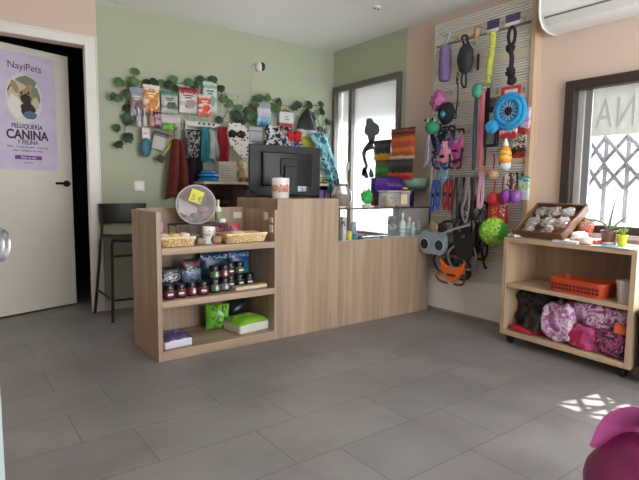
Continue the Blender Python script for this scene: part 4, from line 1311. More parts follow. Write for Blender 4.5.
x, w_, h_ = onglass(334, 351, 3.0, 185)
t = thing('snack_jar', 'round clear jar with brown contents at the till end of the glass top', 'jar', (x+.005, 3.02, G))
rj = w_*.48
MB().lathe([(0, 0), (rj*.7, 0), (rj, h_*.35), (rj*.95, h_*.65), (rj*.6, h_*.9), (rj*.6, h_*.98)], seg=26, cap=False).make('glass', clear_mat('jar_clear', '#d8cdc8', .28, .08), t)
MB().lathe([(0, .006), (rj*.66, .006), (rj*.9, h_*.35), (rj*.8, h_*.55), (0, h_*.62)], seg=22).make('contents', M('jar_contents', '#5e3a2c', .7, var=.6, scale=60), t)
MB().lathe([(rj*.63, h_*.95), (rj*.63, h_*1.05), (0, h_*1.06)], seg=22).make('lid', M('jar_lid_brown', '#6e5148', .4), t)
# green toy on a white foot
x, w_, h_ = onglass(359, 374, 3.0, 176)
t = thing('green_toy', 'bright green rubbery chew toy with two ears on a white foot on the glass top', 'toy', (x, 3.0, G))
MB().lathe([(0, 0), (.034, 0), (.036, .012), (.026, .022), (0, .024)]).make('foot', WHITE, t)
GT = M('toy_green', '#39a84a', .4, var=.25, scale=30)
mb = MB(); mb.ell((0, 0, .075), .048, .035, .055, 18, 12)
for k in range(26):
    a, e = rnd.uniform(0, 2*PI), rnd.uniform(-1., 1.2)
    d = Vector((math.cos(a)*math.cos(e), math.sin(a)*math.cos(e)*.75, math.sin(e)*1.15))
    mb.ell(Vector((0, 0, .075))+d*.046, .012, .012, .012, 8, 6)
mb.make('body', GT, t)
for sx in (-1, 1):
    mb = MB(); mb.tube(bez([(sx*.018, 0, .11), (sx*.026, 0, .15), (sx*.022, .0, .185)]), .010, 8); mb.make('ear', clear_mat('ear_pale', '#cfe6d2', .5), t)
PUR = print_mat('purple_box_print', [(0, '#3d1e63'), (.5, '#4a2478'), (.68, '#8a6a9e'), (.74, '#4a2478'), (.9, '#3a1b5e')], 'Z', .4, .1, 30)
for nm, px, Y, top, dd, lab in (('treat_box', (373, 385, ), 3.10, 178, .06, 'narrow purple box with a tan foot beside the green toy'), ('treat_box', (383, 404), 3.14, 177, .09, 'wide purple box behind the clear food tub'), ('treat_box', (404, 411), 3.02, 191, .07, 'small purple box between the clear tub and the wire stand')):
    x, w_, h_ = onglass(*px, Y, top)
    tag(MB().box(-w_/2, -dd/2, 0, w_/2, dd/2, h_).make(nm, PUR if top == 177 else print_mat('purple_box_%d' % top, [(0, '#7d3f38' if top == 178 else '#3a1a60'), (.35, '#4a2478'), (.8, '#5a3488')], 'Z', .4, .12, 30), loc=(x, Y, G), bev=.003), lab, 'box', 'purple treat boxes on the glass top')
x, w_, h_ = onglass(383, 405, 2.93, 190)
t = thing('food_tub', 'square clear tub of pale snacks at the edge of the glass top', 'tub', (x, 2.93, G))
MB().box(-w_/2, -.055, 0, w_/2, .055, h_*.86).make('tub_wall', clear_mat('tub_clear', '#dcd8d6', .28, .1), t, bev=.006)
MB().box(-w_*.52, -.06, h_*.86, w_*.52, .06, h_*.97).make('lid', clear_mat('tub_clear_lid', '#d9d9dc', .5, .1), t, bev=.004)
mb = MB()
for k in range(14):
    mb.ell((rnd.uniform(-.36, .36)*w_, rnd.uniform(-.035, .035), .012+.028*(k % 3)), .016, .014, .013, 8, 6)
mb.make('snacks', M('snack_tan', '#c39a6c', .7, var=.35, scale=40), t)
MB().box(w_*.08, -.0575, .02, w_*.36, -.055, h_*.75).make('paper_label', M('label_cream', '#d8c9a8', .5), t)
# little wire shelf with the bowl on it
x0 = PY(406, 185, 3.03).x; x1 = PY(434, 185, 3.0).x-.05
zt = PY(420, 189.5, 3.03).z
t = thing('wire_stand', 'small dark stand carrying the mint bowl over the glass top', 'stand', ((x0+x1)/2, 3.03, G))
hw = (x1-x0)/2
MB().box(-hw, -.09, zt-G-.008, hw, .09, zt-G).make('top', M('stand_brown', '#6b5a4a', .5), t, bev=.002)
for sx in (-1, 1):
    for sy in (-1, 1):
        MB().box(sx*(hw-.008)-.004, sy*.08-.004, 0, sx*(hw-.008)+.004, sy*.08+.004, zt-G-.008).make('leg', M('riser_dark'), t)
x, w_, _ = onglass(405, 431, 3.03, 178)
rb = w_/2; hb = PY(418, 178.5, 3.03).z-zt
tag(MB().lathe([(0, 0), (rb*.5, 0), (rb*.82, hb*.35), (rb, hb), (rb*.95, hb), (rb*.75, hb*.4), (rb*.4, .012), (0, .012)], seg=36, cap=False).make('mint_bowl', M('mint_plastic', '#9dc0b0', .4, var=.02), loc=(x, 3.03, zt+.0008)), 'pale mint bowl on the small dark stand', 'bowl')
x, w_, _ = onglass(401, 409, 2.96, 178)
t = thing('chew_bone', 'cream knotted chew bone on the clear tub lid', 'treat', (x-.0, 2.945, G+.094))
mb = MB(); mb.tube([(-.035, 0, .012), (.035, 0, .012)], .009, 8)
for sx in (-1, 1):
    mb.ell((sx*.036, 0, .017), .012, .012, .012, 10, 8); mb.ell((sx*.038, .006, .008), .010, .010, .009, 10, 8)
mb.make('bone', M('bone_cream', '#d3bfa0', .6), t)
tag(MB().lathe([(0, 0), (.028, 0), (.028, .016), (0, .016)], seg=18, sy=.5).make('yellow_chew', M('yellow_chew', '#c9a23c', .5), loc=(PY(411, 187, 2.90).x, 2.965, zt+.001)), 'flat yellow chew at the edge of the dark stand', 'treat')

# long snack pouches hung on a rail by the window reveal
rail = thing('snack_rail', 'thin dark rail on the pink wall by the window holding snack pouches', 'rail', (XR, 3.12, 1.37))
MB().tube([(0, 0, 0), (-.17, 0, 0)], .005, 8).make('rod', CHAR, rail)
MB().tube([(-.17, .13, 0), (-.17, -.14, 0)], .004, 8).make('crossbar', CHAR, rail)


def sidepouch(name, label, px, mat, X=3.19, d=.03):
    l_, w__, h__ = boxP(*px, X)
    return pouch(name, label, l_, w__, h__, d, mat, RP, 'snack pouches by the window', 'packet')


DK = '#2a2522'
ST1 = [(0, '#c9bfae'), (.08, '#b5522a'), (.2, '#d1783a'), (.35, '#b34a26'), (.55, '#c9652f'), (.70, '#8e3a22'), (.80, DK), (.88, '#a33'+'a36'), (.94, '#2e2a2a')]
sidepouch('snack_pouch', 'tall dark-topped orange stick snack pouch hung highest by the window', (391, 128, 415, 158), print_mat('orange_snack', ST1, 'Z', .3, .07, 26), 3.17)
sidepouch('snack_pouch', 'dark pouch with a red foot hung under the tall orange one', (388, 157, 413, 180), print_mat('dark_snack', [(0, '#b5322c'), (.2, '#c5543b'), (.32, '#2c2a2a'), (.6, '#4b4744'), (.8, '#332f2e'), (.9, '#cfc8bc')], 'Z', .3, .1, 30), 3.20)
sidepouch('snack_pouch', 'dark pouch with a yellow foot hung nearest the glass', (374, 140, 391, 160), print_mat('yellow_snack', [(0, '#c99a1f'), (.2, '#cfa52b'), (.3, '#2c2a2c'), (.6, '#55504d'), (.8, '#2b2929')], 'Z', .3, .1, 26), 3.22)
sidepouch('snack_pouch', 'green pouch with a dark top standing under the yellow-footed pouch', (375, 159, 389, 178), print_mat('green_snack', [(0, '#4a6b3a'), (.3, '#3f9a3c'), (.55, '#2f7a30'), (.75, '#7b4a2f'), (.9, '#2b2a28')], 'Z', .3, .14, 26), 3.24)

# inside the case
CF = CZ-.025+.0008


def incase(px, Y):
    return PY(px, 235, Y).x


WB = M('lotion_white', '#c9d4d4', .35); WC = M('lotion_cap', '#e2e6e6', .35); LBL = print_mat('lotion_label', [(0, '#9fb8b6'), (.4, '#c5d3d0'), (.6, '#7fa09c'), (.75, '#cfdad8')], 'Z', .4, .15, 30)
for px, Y, r, top, lab in ((402, 2.93, .028, 213, 'tallest pale lotion bottle in the glass case'), (409, 2.96, .026, 217, 'pale lotion bottle standing just behind the tallest one'), (413, 2.90, .020, 222, 'small pale lotion bottle nearest the front glass'), (418, 2.97, .022, 220, 'pale lotion bottle nearest the panel end of the case')):
    x = incase(px, Y); bottle('lotion_bottle', lab, (x, Y, CF), r, PY(px, top, Y).z-CF, WB, WC, 'pale bottles in the glass case', LBL)
for px, Y, w2, top, c, lab in ((392, 3.05, .05, 216, '#857f7a', 'grey printed box standing before the window inside the case'), (415, 3.1, .07, 210, '#bd8b90', 'pink box at the panel end inside the case'), (424, 3.05, .05, 213, '#8f8a86', 'grey box behind the corner of the case'), (342, 2.86, .035, 217, '#b7b7b3', 'tall white box at the till end inside the case')):
    x = incase(px, Y); h_ = PY(px, top, Y).z-CF
    tag(MB().box(-w2/2, -.03, 0, w2/2, .03, h_).make('boxed_product', print_mat('box_%d' % px, [(0, c), (.3, c), (.45, '#d3d0cc'), (.55, c), (.7, '#55504e'), (.8, c)], 'Z', .5, .25, 30), loc=(x, Y, CF), bev=.002), lab, 'box', 'boxes in the glass case')
for px, Y, rr, top, c, lab in ((345, 2.85, .022, 237, '#b22f35', 'small red vial at the till end of the case'), (349, 2.85, .024, 231, '#c9c431', 'bright yellow round box in the case'), (354, 2.86, .026, 234, '#1f6f86', 'dark teal cup in the case'), (353, 2.95, .026, 222, '#7f9aa6', 'grey-blue lidded pot in the case'), (360, 2.88, .022, 235, '#3a3c46', 'dark small pot in the case')):
    x = incase(px, Y); h_ = max(.03, PY(px, top, Y).z-CF)
    tag(MB().lathe([(0, 0), (rr, 0), (rr, h_*.7), (rr*.8, h_*.75), (rr*.85, h_), (0, h_)], seg=16).make('small_pot', M('pot_%d' % px, c, .4, var=.2), loc=(x, Y, CF)), lab, 'pot', 'small pots in the glass case')
t = thing('grooming_scissors', 'flat dark case of grooming tools lying in the glass case', 'tool case', (incase(368, 2.96), 2.96, CF), math.radians(8))
MB().box(-.10, -.03, 0, .10, .03, .018).make('case_base', M('tool_dark', '#5c4b4b', .5), t, bev=.004)
MB().box(-.085, -.02, .018, .06, .02, .026).make('tool', STEEL, t, bev=.002)
tag(MB().box(-.14, -.05, 0, .14, .05, .02).make('flat_box', M('flat_box_pale', '#a7b2b4', .5, var=.1), loc=(incase(380, 2.94)+.09, 3.0, CF), rz=math.radians(-5), bev=.003), 'flat pale grey box lying under the bottles in the case', 'box')

# ------------------------------------------------------------------ slatted display panel on the side wall
PXF = 3.29
PY0, PY1, PTOP = 1.955, 2.832, 2.325
pn = thing('slatwall', 'tall ribbed display panel on the pink wall loaded with pet accessories', 'display panel', (PXF, PY1, 0), RP)
PWD = PY1-PY0
BEI = wood('beige_board', '#c6b8a3', '#d8cbb8', 'X', sc=18.)
RIB = M('ribbed_grey', '#e6e3db', .45, .1, var=.03)
MB().box(.002, .012, 0, PWD-.034, .068, PTOP-.004).make('backing_board', M('panel_backing', '#99958d', .7), pn)
MB().box(0, -.004, .02, PWD-.03, .012, .30).make('lower_board', M('panel_white', '#e2e0da', .5, var=.02), pn, bev=.002)
MB().box(-.005, -.008, .0, PWD, .012, .024).make('bottom_rail', M('rail_grey', '#8c857b', .5), pn)
MB().box(-.008, -.010, 0, .004, .014, PTOP).make('edge_rail', M('rail_pale', '#c9bfae', .5), pn)
MB().box(PWD-.032, -.016, 0, PWD, .07, ZC-.001).make('end_post', PINE_Z, pn, bev=.002)
z = .30
k = 0
while z < PTOP-.01:
    zt2 = min(z+.1665, PTOP)
    mb = MB()
    nn = int((zt2-z)/.0185)
    for i in range(nn):
        mb.box(.004, -.003, z+i*.0185+.003, PWD-.032, .012, z+i*.0185+.0155)
    mb.make('ribbed_strip', RIB, pn)
    zb2 = min(zt2+.075, PTOP)
    if zb2-zt2 > .02:
        MB().box(.004, -.003, zt2+.001, PWD-.032, .012, zb2-.001).make('wood_strip', BEI, pn)
    z = zb2

HG = 'metal hooks on the display panel'


def hook(px, py, X=3.13, lab=None):
    p = PX(px, py, X)
    p.y = min(max(p.y, PY0+.05), PY1-.02)
    L_ = PXF-X
    mb_ = MB()
    mb_.tube([(0, L_, .01), (0, .02, .006), (0, 0, .002), (0, -.006, .012)], .0028, 6)
    mb_.box(-.012, L_-.004, -.012, .012, L_+.002, .03)
    o_ = mb_.make('display_hook', STEEL, loc=p, rz=RP)
    return tag(o_, lab or 'thin steel hook sticking out of the ribbed display panel', 'hook', HG)


def hitem(name, label, cat, px, X=3.16, group=None):
    l_, w__, h__ = boxP(*px, X)
    return thing(name, label, cat, l_, RP, group), w__, h__


for px, py in ((444, 36), (461, 41), (476, 27), (491, 20), (512, 15), (438, 92), (458, 68), (445, 103), (431, 119), (442, 126), (456, 131), (478, 84), (484, 90), (496, 99), (511, 87), (522, 112), (512, 128), (505, 139), (438, 179), (448, 179), (463, 177), (474, 177), (492, 150), (512, 174), (523, 178)):
    hook(px, py)

# 1 purple plush roll on a clear clip
t, w_, h_ = hitem('plush_roll', 'long dusty purple plush roll hanging top corner of the panel by the wall', 'toy', (440, 46, 450, 82))
mb = MB(); mb.lathe([(0, 0), (w_*.38, .008), (w_*.48, .03), (w_*.5, h_*.5), (w_*.46, h_-.03), (w_*.36, h_-.006), (0, h_)], seg=20)
mb.make('roll', M('dusty_purple', '#77628d', .95, var=.25, scale=40, bump=.5), t)
MB().tube([(0, 0, h_-.005), (0.0, 0, h_+.035), (.01, 0, h_+.08)], .004, 6).make('loop', M('pale_loop', '#b5c3cb', .5), t)
t, w_, h_ = hitem('blue_clip_strip', 'pale blue clear clip strip above the purple plush roll', 'clip', (437, 32, 452, 46), 3.15)
MB().tube(bez([(-w_*.5, 0, h_*.5), (-w_*.2, -.01, h_*.9), (w_*.1, 0, h_*.6), (w_*.4, -.01, h_*.8), (w_*.2, 0, h_*.3), (-w_*.2, -.005, .01)]), .007, 8).make('clear_band', M('pale_blue_clear', '#9fb9c6', .3, alpha=.8), t)
# 2 black gathered bag
t, w_, h_ = hitem('muzzle', 'black mesh muzzle with a dangling strap high on the panel', 'muzzle', (458, 40, 473, 74))
mb = MB(); mb.ell((0, 0, h_*.45), w_*.5, .045, h_*.46, 18, 14)
for v in mb.bm.verts:
    v.co *= 1+.10*noise.noise(v.co*35)
mb.make('muzzle_body', M('black_mesh', '#26282a', .6, var=.5, scale=90, bump=.6), t, ang=80)
MB().tube(bez([(-.02, 0, h_*.9), (-.03, -.01, h_*1.1), (0, 0, h_*1.12), (.025, -.01, h_*.9)]), 0, 8, flat=(.009, .003)).make('strap', BLACK, t)
MB().tube(bez([(.0, -.02, .03), (-.012, -.02, -.05), (.01, -.02, -.1), (.03, -.02, -.08), (.022, -.02, .02)]), .0075, 8).make('dangling_strap', BLACK, t)
# 3 tan toy figure
t, w_, h_ = hitem('tan_chew_figure', 'tiny tan chew figure near the top of the panel', 'toy', (473, 26, 480, 39))
MB().ell((0, 0, h_*.75), w_*.36, .014, h_*.22).make('head', M('tan_figure', '#b5906c', .6, var=.2), t)
MB().ell((0, 0, h_*.35), w_*.42, .016, h_*.3).make('body', M('tan_figure'), t)
for sx in (-1, 1):
    MB().tube([(sx*w_*.2, 0, h_*.3), (sx*w_*.35, 0, 0)], .006, 6).make('leg', M('tan_figure'), t)


def twist(mb_, pts, r, turns, mi=0):
    P = bez(pts, 16)
    for s_ in range(3):
        q = []
        for i, p in enumerate(P):
            a = 2*PI*(turns*i/len(P)+s_/3)
            q.append(p+Vector((math.cos(a)*r*.62, math.sin(a)*r*.62, 0)))
        mb_.tube(q, r*.62, 7, mi)


def header(t_, w__, z0_, z1_, col, col2, txt=None, y=0.):
    MB().box(-w__/2, y-.002, z0_, w__/2, y+.002, z1_).make('header_card', M('card_'+col, col, .5), t_, bev=.001)
    mb_ = MB(); hh = z1_-z0_
    mb_.box(-w__/2, y-.0028, z0_, w__/2, y-.0015, z0_+hh*.30)
    mb_.make('card_band', M('card_'+col2, col2, .5), t_)
    if txt:
        mb_ = MB(); mb_.text(txt, hh*.42, (0, y-.0032, z0_+hh*.42), ax); mb_.make('card_lettering', M('card_white'), t_)


# 4 + 5 rope toys
t, w_, h_ = hitem('rope_toy', 'lime yellow twisted rope toy on a purple card', 'rope toy', (486, 20, 498, 84))
mb = MB(); twist(mb, [(0, 0, h_*.80), (.004, 0, h_*.6), (-.012, 0, h_*.35), (-.02, 0, h_*.14)], .019, 7)
mb.ell((-.014, 0, h_*.33), .026, .026, .024, 12, 8)
for k in range(9):
    a = k*.7
    mb.tube([(-.02, 0, h_*.15), (-.02+.02*math.cos(a), .014*math.sin(a), h_*.02)], .005, 5)
mb.make('rope', M('lime_rope', '#b9bd55', .9, var=.3, scale=60), t)
header(t, w_*1.0, h_*.80, h_*1.0, '#4a3a63', '#d3d1cd')
t, w_, h_ = hitem('rope_toy', 'black knotted rope toy on a purple and white card', 'rope toy', (505, 14, 518, 86))
mb = MB()
lp = bez([(.004, 0, h_*.50), (-.026, 0, h_*.66), (-.022, 0, h_*.78), (0, 0, h_*.82), (.02, 0, h_*.76), (.02, 0, h_*.64), (.0, 0, h_*.5)], 10)
mb.tube(lp, .011, 8)
mb.ell((-.008, 0, h_*.53), .03, .028, .032, 14, 10, bump=.4, bs=120)
mb.tube(bez([(-.006, 0, h_*.5), (.006, 0, h_*.38), (.0, 0, h_*.2)]), .016, 9)
mb.ell((.0, 0, h_*.20), .033, .03, .036, 14, 10, bump=.4, bs=120)
mb.ell((.012, 0, h_*.08), .032, .028, .032, 14, 10, bump=.4, bs=120)
mb.make('rope', M('black_rope', '#211b22', .9, var=.4, scale=80, bump=.5), t)
header(t, w_*1.1, h_*.84, h_*1.0, '#4a3d66', '#d3d1cd')
# 6 thin chain lead and black sticks
t, w_, h_ = hitem('chain_leash', 'thin black lead with steel clasp hanging between the muzzle and pink harness', 'leash', (454, 68, 461, 118))
MB().tube(bez([(0, 0, h_), (-.008, 0, h_*.85), (.008, 0, h_*.78), (0, 0, h_*.7)]), .004, 6).make('clasp', STEEL, t)
MB().tube(bez([(0, 0, h_*.7), (.004, 0, h_*.4), (-.006, 0, .06), (.0, -.01, 0), (-.03, 0, .012), (-.028, 0, .05)]), 0, 8, flat=(.006, .002)).make('strap', BLACK, t)
t, w_, h_ = hitem('black_comb', 'short black stick tool hanging beside the lime rope toy', 'tool', (476, 54, 480, 70), 3.279)
MB().box(-.008, -.006, 0, .008, .006, h_).make('stick', BLACK, t, bev=.003)
t, w_, h_ = hitem('black_comb', 'short black stick tool hanging under the purple plush roll', 'tool', (456, 72, 459, 84), 3.279)
MB().box(-.008, -.006, 0, .008, .006, h_).make('stick', BLACK, t, bev=.003)


# harness builder: chest piece, straps, ring
def harness(name, label, px, mat, strap, X=3.17, fl=1., cat='harness', group=None, ringmat=None):
    t_, w__, h__ = hitem(name, label, cat, px, X, group)
    mb_ = MB()
    pl_ = [(-.48, .92), (-.30, .70), (0, .60), (.30, .70), (.48, .92), (.40, .45), (.22, .18), (0, .0), (-.22, .18), (-.40, .45)]
    n_ = 12
    mb_.prism([(x*w__*fl, z_*h__) for x, z_ in pl_][::-1], -.016, .012)
    mb_.make('chest_piece', mat, t_, bev=.006)
    for sx in (-1, 1):
        mb_ = MB(); mb_.tube(bez([(sx*w__*.44*fl, 0, h__*.86), (sx*w__*.36, .01, h__*1.02), (0, .02, h__*1.05), (0, .02, h__*.95)]), 0, 8, flat=(.010, .003)); mb_.make('shoulder_strap', strap, t_)
        mb_ = MB(); mb_.tube(bez([(sx*w__*.36*fl, -.005, h__*.42), (sx*w__*.55, -.03, h__*.25), (sx*w__*.42, -.02, h__*.02), (sx*w__*.12, -.02, -.02*h__)]), 0, 8, flat=(.010, .003)); mb_.make('belly_strap', strap, t_)
    mb_ = MB(); mb_.tube(arc(0, h__*.62, .012, 0, 345, 14, y=-.022), .0028, 6, closed=True); mb_.make('ring', ringmat or STEEL, t_)
    mb_ = MB(); mb_.box(-w__*.16, -.024, h__*.28, w__*.16, -.012, h__*.36); mb_.make('buckle', BLACK, t_, bev=.003)
    return t_


MAGN = M('hot_pink_nylon', '#bb4b8a', .6, var=.2, scale=30); NAVY = M('navy_nylon', '#1f2240', .7, var=.3, scale=30); BLK = M('black_nylon', '', .5)
PKC = M('rose_pink_cloth', '#d18aa3', .8, var=.12)
# 7 pink netting toy
t, w_, h_ = hitem('mesh_toy', 'pink crumpled netting toy on the wall edge of the panel', 'toy', (432, 91, 446, 110))
mb = MB(); mb.ell((0, 0, h_*.5), w_*.48, .05, h_*.5, 20, 14)
for v in mb.bm.verts:
    v.co += (v.co-Vector((0, 0, h_*.5)))*.5*noise.noise(v.co*40)
mb.make('netting', M('pink_net', '#b9679c', .7, var=.45, scale=70, bump=.8), t, ang=100)
# 8 black ball with cyan centre
t, w_, h_ = hitem('black_ball', 'black padded ball with a cyan button centre', 'ball', (439, 102, 454, 124))
mb = MB(); mb.ell((0, 0, h_*.5), w_*.5, .05, h_*.5, 20, 14, bump=.15, bs=200); mb.make('padding', M('black_pad', '#17191f', .8, var=.5, scale=40), t)
MB().ell((.004, -.047, h_*.42), .022, .012, .022).make('cyan_button', M('cyan_button', '#3f9fb5', .35), t)
for k in range(8):
    a = k*PI/4
    MB().tube([(.004+.022*math.cos(a), -.05, h_*.42+.022*math.sin(a)), (.004+.034*math.cos(a), -.046, h_*.42+.034*math.sin(a))], .003, 5).make('ray', M('cyan_ray', '#1f4f60', .5), t)
# 9 green plush frog with rope strings
t, w_, h_ = hitem('frog_toy', 'green plush frog head with white eyes at the wall edge of the panel', 'toy', (426, 117, 439, 135))
GF = M('frog_green', '#37966f', .8, var=.2, scale=40)
MB().ell((0, 0, h_*.42), w_*.5, .05, h_*.40).make('head', GF, t)
for sx in (-1, 1):
    MB().ell((sx*w_*.26, -.02, h_*.80), w_*.16, .025, h_*.15).make('eye', M('frog_eye_white', '#8fae9c', .5), t)
    MB().ell((sx*w_*.26, -.043, h_*.82), w_*.09, .008, h_*.09).make('pupil', BLACK, t)
t, w_, h_ = hitem('string_toy', 'tuft of pale blue and white strings hanging under the green frog', 'toy', (423, 134, 434, 168))
mb = MB()
for k in range(12):
    a = k/12*2*PI
    mb.tube(bez([(0, 0, h_), (.02*math.cos(a), .02*math.sin(a), h_*.7), (.034*math.cos(a+.5), .03*math.sin(a), h_*.3), (.03*math.cos(a-.4), .03*math.sin(a), rnd.uniform(0, .12)*h_)], 6), .0035, 5, k % 3)
mb.make('strings', [M('string_blue', '#8ea3c0', .8), M('string_white', '#cfcdd3', .8), M('string_pink', '#b58ea8', .8)], t)
# 10 harness cluster
harness('dog_harness', 'navy dog harness hanging under the green frog', (430, 126, 446, 152), NAVY, NAVY, 3.19)
harness('dog_harness', 'dark harness with red trim behind the rose-pink bandana', (438, 128, 455, 160), M('dark_plum_nylon', '#2b1f33', .7, var=.3), M('maroon_strap', '#4f2231', .6), 3.20)
harness('dog_harness', 'violet and navy harness squeezed between the frog toy and the hot pink harness', (436, 132, 452, 168), M('violet_nylon', '#4b3a78', .7, var=.35), NAVY, 3.14)
harness('dog_harness', 'hot pink and black dog harness below the thin black lead', (450, 131, 464, 160), MAGN, BLK, 3.17)
harness('dog_harness', 'rose and maroon harness hanging lowest under the hot pink one', (451, 150, 463, 168), M('mauve_nylon', '#a2567c', .7, var=.3), M('maroon_strap'), 3.19)
l, w_, h_ = boxP(437, 141, 453, 160, 3.13)
mb = MB(); mb.sheet(lambda u, v: ((u-.5)*w_*(.35+.75*v), -.01*math.sin(PI*u), h_*(1-v)+.02*h_*math.sin(6*u)-(.16*h_*(1-abs(2*u-1)))*v), 12, 8, .004)
tag(mb.make('pink_bandana', PKC, loc=l, rz=RP), 'rose pink triangular bandana over the dark harnesses', 'bandana')
t, w_, h_ = hitem('collar', 'teal camouflage collar strap hanging under the pink bandana', 'collar', (439, 155, 450, 182), 3.15)
MB().tube(bez([(-.012, 0, h_), (-.026, -.01, h_*.5), (-.01, -.012, .01), (.018, -.01, .03), (.02, 0, h_*.55), (.012, 0, h_)]), 0, 8, flat=(.014, .003)).make('strap', swirl_mat('teal_camo', ['#1d3b48', '#3d8aa0', '#7fb3c4', '#1c2f3b'], 34), t)
t, w_, h_ = hitem('collar', 'pale grey collar strap hanging at the wall edge under the strings', 'collar', (433, 160, 440, 186), 3.18)
MB().tube(bez([(-.008, 0, h_), (-.018, -.01, h_*.5), (-.0, -.012, .01), (.016, -.01, h_*.5), (.01, 0, h_)]), 0, 8, flat=(.010, .003)).make('strap', M('pale_collar', '#8c8792', .7, var=.3), t)
# 11 long leashes
LE = 'long leads hanging down the middle of the panel'
for px, m_, fl_, X, lab in (((472, 96, 478, 168), M('slate_blue_webbing', '#5f6580', .7), (.008, .003), 3.20, 'slate blue lead hanging longest beside the pink lead'),
                            ((478, 88, 485, 166), M('salmon_pink_webbing', '#c9707f', .7, var=.15), (.012, .004), 3.15, 'salmon pink lead hanging in the middle of the panel'),
                            ((483, 92, 487, 168), M('dark_green_webbing', '#1f4a2e', .7), (.007, .003), 3.20, 'dark green lead behind the black strap in mid panel'),
                            ((485, 88, 490, 140), BLK, (.008, .003), 3.17, 'black lead hanging beside the bag-shaped collar pack')):
    t, w_, h_ = hitem('leash', lab, 'leash', px, X, LE)
    MB().tube(bez([(-.006, 0, h_), (-.012, .0, h_*.6), (-.010, 0, .03), (.0, -.004, 0), (.010, 0, .03), (.008, 0, h_*.6), (.006, 0, h_)]), 0, 8, flat=fl_).make('webbing', m_, t)
    MB().tube(arc(0, h_+.004, .012, -40, 230, 10), .003, 6).make('clasp', STEEL, t)
t, w_, h_ = hitem('leash', 'pale pink and tan lead hanging lower in the middle of the panel', 'leash', (477, 166, 486, 207), 3.13, LE)
MB().tube(bez([(-.006, 0, h_*.88), (-.018, 0, h_*.5), (-.014, -.01, .02), (.006, -.012, 0), (.018, -.01, .05), (.01, 0, h_*.5), (.006, 0, h_*.88)]), 0, 8, flat=(.013, .004)).make('webbing', M('pale_pink_webbing', '#cfa0b4', .7, var=.12), t)
MB().box(-.024, -.01, h_*.86, .024, .01, h_*1.0).make('tan_card', M('tan_card', '#b58a68', .6), t)
t, w_, h_ = hitem('green_cap_toy', 'bright teal green rolled toy above the salmon pink lead', 'toy', (473, 84, 482, 98), 3.14)
MB().ell((0, 0, h_*.5), w_*.5, .035, h_*.5, 16, 10, pw=.7).make('roll', M('teal_green_roll', '#3f9f7d', .6, var=.2), t)
# 12 blue flower disc with red card
t, w_, h_ = hitem('flower_disc_toy', 'bright blue fluffy flower disc with dark centre on the panel', 'toy', (492, 94, 525, 131), 3.12)
mb = MB()
c_ = Vector((.02, 0, h_*.52)); RR = h_*.47
mb.lathe([(RR*.5, -.02), (RR*.8, -.032), (RR, -.006), (RR, .012), (RR*.7, .02), (0, .02)], c_, 40, axis='y')
for k in range(34):
    a = 2*PI*k/34
    mb.ell(c_+Vector((math.cos(a)*RR*.92, -.012, math.sin(a)*RR*.92)), .020, .018, .020, 8, 6)
    mb.ell(c_+Vector((math.cos(a+.09)*RR*.72, -.026, math.sin(a+.09)*RR*.72)), .017, .014, .017, 8, 6)
mb.make('disc', M('sky_blue_fluff', '#2f96cf', .85, var=.3, scale=60, bump=.4), t)
mb = MB(); mb.lathe([(0, -.036), (RR*.22, -.034), (RR*.25, -.02), (0, -.018)], c_, 24, axis='y'); mb.make('centre', M('dark_centre', '#1b1d2a', .6), t)
mb = MB()
for k in range(14):
    a = 2*PI*k/14
    mb.tube([c_+Vector((math.cos(a)*RR*.26, -.030, math.sin(a)*RR*.26)), c_+Vector((math.cos(a)*RR*.52, -.032, math.sin(a)*RR*.52))], .0045, 6)
mb.make('petals', M('pale_petals', '#9aa9c4', .6), t)
mb = MB(); mb.ell((-w_*.40, -.03, h_*.14), .05, .03, .045, 14, 10, bump=.3, bs=150); mb.make('loose_tassel', M('sky_blue_fluff'), t)
t, w_, h_ = hitem('card_pack', 'red and white header card over the blue flower disc', 'card', (501, 86, 521, 99), 3.145)
header(t, w_, 0, h_, '#c23038', '#ddd8d5')
mb = MB(); mb.box(-w_*.3, -.004, h_*.46, w_*.34, -.002, h_*.74); mb.make('white_block', M('card_white'), t)
t, w_, h_ = hitem('card_pack', 'dark grey pack with pale marks behind the blue flower disc', 'packet', (487, 97, 504, 112), 3.20)
MB().box(-w_/2, -.008, 0, w_/2, .008, h_).make('pack', print_mat('dark_pack', [(0, '#3a3735'), (.4, '#57524e'), (.52, '#a39c96'), (.6, '#34312f'), (.8, '#6a635e')], 'Z', .4, .3, 50), t, bev=.003)
# 13 black collar pack with window
t, w_, h_ = hitem('collar_pack', 'black framed mesh pack under the blue tassel', 'packet', (485, 124, 498, 147), 3.15)
mb = MB(); mb.box(-w_/2+.02, -.014, 0, w_/2-.02, .014, .022); mb.box(-w_/2+.02, -.014, h_-.02, w_/2-.02, .014, h_); mb.box(-w_/2, -.014, 0, -w_/2+.02, .014, h_); mb.box(w_/2-.02, -.014, 0, w_/2, .014, h_)
mb.make('frame', BLK, t, bev=.005)
MB().box(-w_/2+.01, -.006, .01, w_/2-.01, .006, h_-.01).make('mesh_window', M('grey_green_mesh', '#5f6b64', .7, var=.3, scale=80), t)
